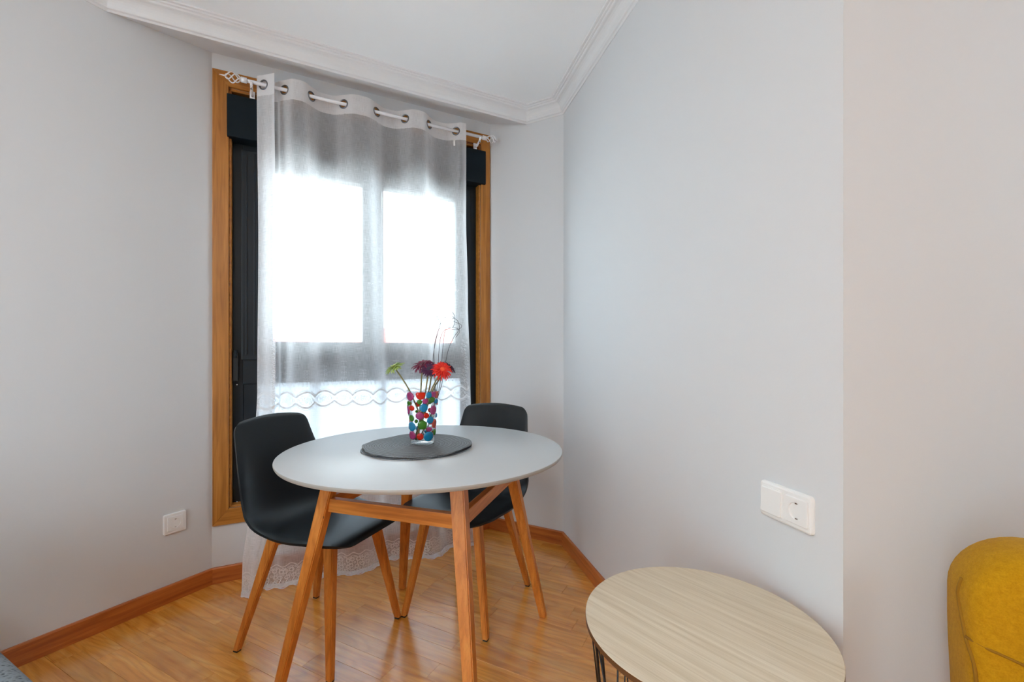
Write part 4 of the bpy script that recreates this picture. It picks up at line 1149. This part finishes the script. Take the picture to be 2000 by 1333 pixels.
# local: x along wall, -y into the room
def back_mesh():
    """rounded back: outline with big corner radii in x-z, puffed front"""
    bm = bmesh.new(); outline = []
    w, z0_, z1_, r_ = AW / 2, 0.30, 0.752, 0.105
    def top(x): return z1_ + 0.022 * (1 - (x / w) ** 2)
    n = 10
    outline.append((-w + 0.012, z0_)); outline.append((-w + 0.006, 0.42)); outline.append((-w + 0.001, 0.54)); outline.append((-w, 0.585))
    for i in range(n + 1):
        a = math.pi - math.pi / 2 * i / n; outline.append((-w + r_ + r_ * math.cos(a), z1_ - r_ + (r_ - 0.0) * math.sin(a)))
    for i in range(1, 12): x = -w + r_ + (2 * w - 2 * r_) * i / 12; outline.append((x, z1_ + 0.062 * math.sin(math.pi * i / 12) ** 1.2))
    for i in range(n + 1):
        a = math.pi / 2 - math.pi / 2 * i / n; outline.append((w - r_ + r_ * math.cos(a), z1_ - r_ + r_ * math.sin(a)))
    outline += [(w, 0.585), (w - 0.001, 0.54), (w - 0.006, 0.42), (w - 0.012, z0_)]
    cx_, cz_ = 0.0, 0.50; rings = []
    for f, y in ((0.90, 0.0), (0.96, -0.006), (0.99, -0.022), (1.0, -0.050), (1.0, -0.085), (0.985, -0.112), (0.955, -0.128), (0.90, -0.136), (0.75, -0.142), (0.5, -0.150), (0.25, -0.154)):
        rings.append([bm.verts.new((cx_ + x * (1 - (1 - f) * 0.62), y, cz_ + (z - cz_) * (f if z > cz_ else 1 - (1 - f) * 0.3))) for x, z in outline])
    for r1, r2 in zip(rings, rings[1:]):
        for i in range(len(outline)): bm.faces.new((r1[i], r1[(i + 1) % len(outline)], r2[(i + 1) % len(outline)], r2[i]))
    bm.faces.new(rings[0]); bm.faces.new(rings[-1]); R_ = [[v.co.copy() for v in rg] for rg in rings]; return fix(bm), R_
bm, seam = back_mesh()
bk = obj('backrest', bm, M['mustard'], ac, True)
for sx in (-1, 1):
    n_ = len(seam[0]); ix = (lambda k: k) if sx < 0 else (lambda k: n_ - 1 - k)
    pts = [seam[r_][ix(k)] + Vector((sx * 0.0004, -0.0012, 0)) for r_, k in ((4, 6), (4, 5), (4, 4), (5, 3), (6, 2), (6, 1), (6, 0))]
    obj('edge_seam', tube_bm(spline(pts, 40), 0.0028, 6), M['mustard_seam'], bk, True)
st_ = seam[5][3] + Vector((-0.001, -0.002, 0.004))
pts = [tuple(st_), (-AW / 2 + 0.020, -0.1355, 0.586), (-AW / 2 + 0.05, -0.1425, 0.580), (-AW / 2 + 0.10, -0.1500, 0.566), (-AW / 2 + 0.20, -0.1545, 0.536)]
pts = pts + [(0, -0.1557, 0.52)] + [(-p[0], p[1], p[2]) for p in pts[::-1]]
obj('back_seam', tube_bm(spline(pts, 40), 0.0024, 6), M['mustard_seam'], bk, True)
soft_box('seat', AW - 0.10, 0.50, 0.17, 0.045, M['mustard'], ac, (0, -0.385, 0.345), 0.015)
for sx in (-1, 1):
    soft_box('armrest', 0.085, 0.46, 0.24, 0.04, M['mustard'], ac, (sx * (AW / 2 - 0.045), -0.37, 0.32))
    for yy in (-0.08, -0.58):
        leg_obj(Vector((sx * (AW / 2 - 0.06), yy, 0)), Vector((sx * (AW / 2 - 0.09), yy, 0.27)), (1, 0, 0), 0.022, 0.022, 0.036, 0.036, ac)

# ------------------------------------------------------------------ grey sofa (bottom left corner)
sz0 = 0.50; e0_ = pix(4, 1270, sz0).xy; e1_ = pix(76, 1333, sz0).xy
ed = (e1_ - e0_).normalized(); bdir = Vector((ed.y, -ed.x))
if bdir.y > 0: bdir = -bdir
wdist = (e0_ - WA).dot(n_left)
s_front = e0_ + ed * 0.36; SD = 0.36 + wdist - 0.06
sofa_c = s_front - ed * (SD / 2) + bdir * 0.0
sofa = thing('sofa', 'grey chunky knit sofa arm poking into the bottom left corner by the left wall', 'sofa', (sofa_c.x, sofa_c.y, 0), math.atan2(ed.y, ed.x))
# local x along the arm (towards the room), -y away from the window
AR = 0.035
o = soft_box('armrest', SD, 0.22, sz0 - 0.10, AR, M['grey_knit'], sofa, (0, -0.11 + 0.008, 0.10 + (sz0 - 0.10) / 2))
soft_box('seat', SD - 0.22, 0.95, 0.30, 0.05, M['grey_knit'], sofa, (0.11, -0.22 - 0.475, 0.26), 0.02)
soft_box('backrest', 0.20, 0.95, 0.62, 0.06, M['grey_knit'], sofa, (-SD / 2 + 0.10, -0.22 - 0.475, 0.42))
soft_box('armrest', SD, 0.22, sz0 - 0.10, AR, M['grey_knit'], sofa, (0, -0.22 - 0.95 - 0.11, 0.10 + (sz0 - 0.10) / 2))
for sx in (-1, 1):
    for yy in (-0.08, -1.30):
        leg_obj(Vector((sx * (SD / 2 - 0.08), yy, 0)), Vector((sx * (SD / 2 - 0.08), yy, 0.12)), (1, 0, 0), 0.035, 0.035, 0.045, 0.045, sofa)

# made-up fitting, out of view, to go with the added fill lamp
lf = thing('fill_lamp_fitting', 'made-up round white fitting above the fill lamp behind the viewer', 'lamp', (-0.6, -0.90, 0))
obj('fill_lamp_base', lathe_bm([(0, ZC), (0.20, ZC), (0.20, ZC - 0.03), (0.19, ZC - 0.045), (0, ZC - 0.05)], 40), M['plastic'], lf, True)

# ------------------------------------------------------------------ outside: street side house with a red roof, ground
hd = d_win; hn = -n_win
hp = Vector((-12.0, 26.0))
house = thing('house', 'pale house with a low red tiled roof across the street, seen faintly through the curtain', 'house', (hp.x, hp.y, -8), math.atan2(0.1, 1.0))
M['hwall'] = mat('render_wall', (0.72, 0.70, 0.66, 1), 0.9, var=0.08)
M['tile'] = mat('red_tile', lin((190, 98, 86)), 0.85, var=0.2, vscale=4)
obj('house_wall', box_bm(-9, 14, 0, 9, 0, 9.6, 0.02), M['hwall'], house)
bm = bmesh.new()
for k in range(58):     # corrugated tile rows
    x0 = -9.4 + k * 0.41; h = 0.05
    add_prism(bm, [(x0, -0.6, 9.5), (x0 + 0.2, -0.6, 9.5 + h), (x0 + 0.41, -0.6, 9.5), (x0 + 0.41, -0.6, 9.4), (x0, -0.6, 9.4)],
              [(x0, 4.5, 10.7), (x0 + 0.2, 4.5, 10.7 + h), (x0 + 0.41, 4.5, 10.7), (x0 + 0.41, 4.5, 10.6), (x0, 4.5, 10.6)])
add_prism(bm, [(-9.4, 4.5, 10.7), (14.4, 4.5, 10.7), (14.4, 9.6, 9.5), (-9.4, 9.6, 9.5)], [(-9.4, 4.5, 10.6), (14.4, 4.5, 10.6), (14.4, 9.6, 9.4), (-9.4, 9.6, 9.4)])
tag(obj('roof', fix(bm), M['tile'], house))
for x in (-6, -2, 2, 6, 10):
    f = obj('window', box_bm(x - 0.6, x + 0.6, -0.05, 0.05, 7.0, 8.6, 0.01), M['plastic'], house)
    obj('pane', box_bm(x - 0.5, x + 0.5, -0.07, -0.05, 7.1, 8.5), M['alu'], f)
obj('chimney', box_bm(5.0, 5.7, 3.6, 4.3, 10.2, 11.6, 0.02), M['hwall'], house)
bm = bmesh.new(); bm.faces.new([bm.verts.new(p) for p in ((-120, 4, -8), (120, 4, -8), (120, 160, -8), (-120, 160, -8))])
tag(obj('ground', bm, mat('street_ground', (0.70, 0.70, 0.69, 1), 0.9, var=0.1, vscale=0.5)), kind='structure')
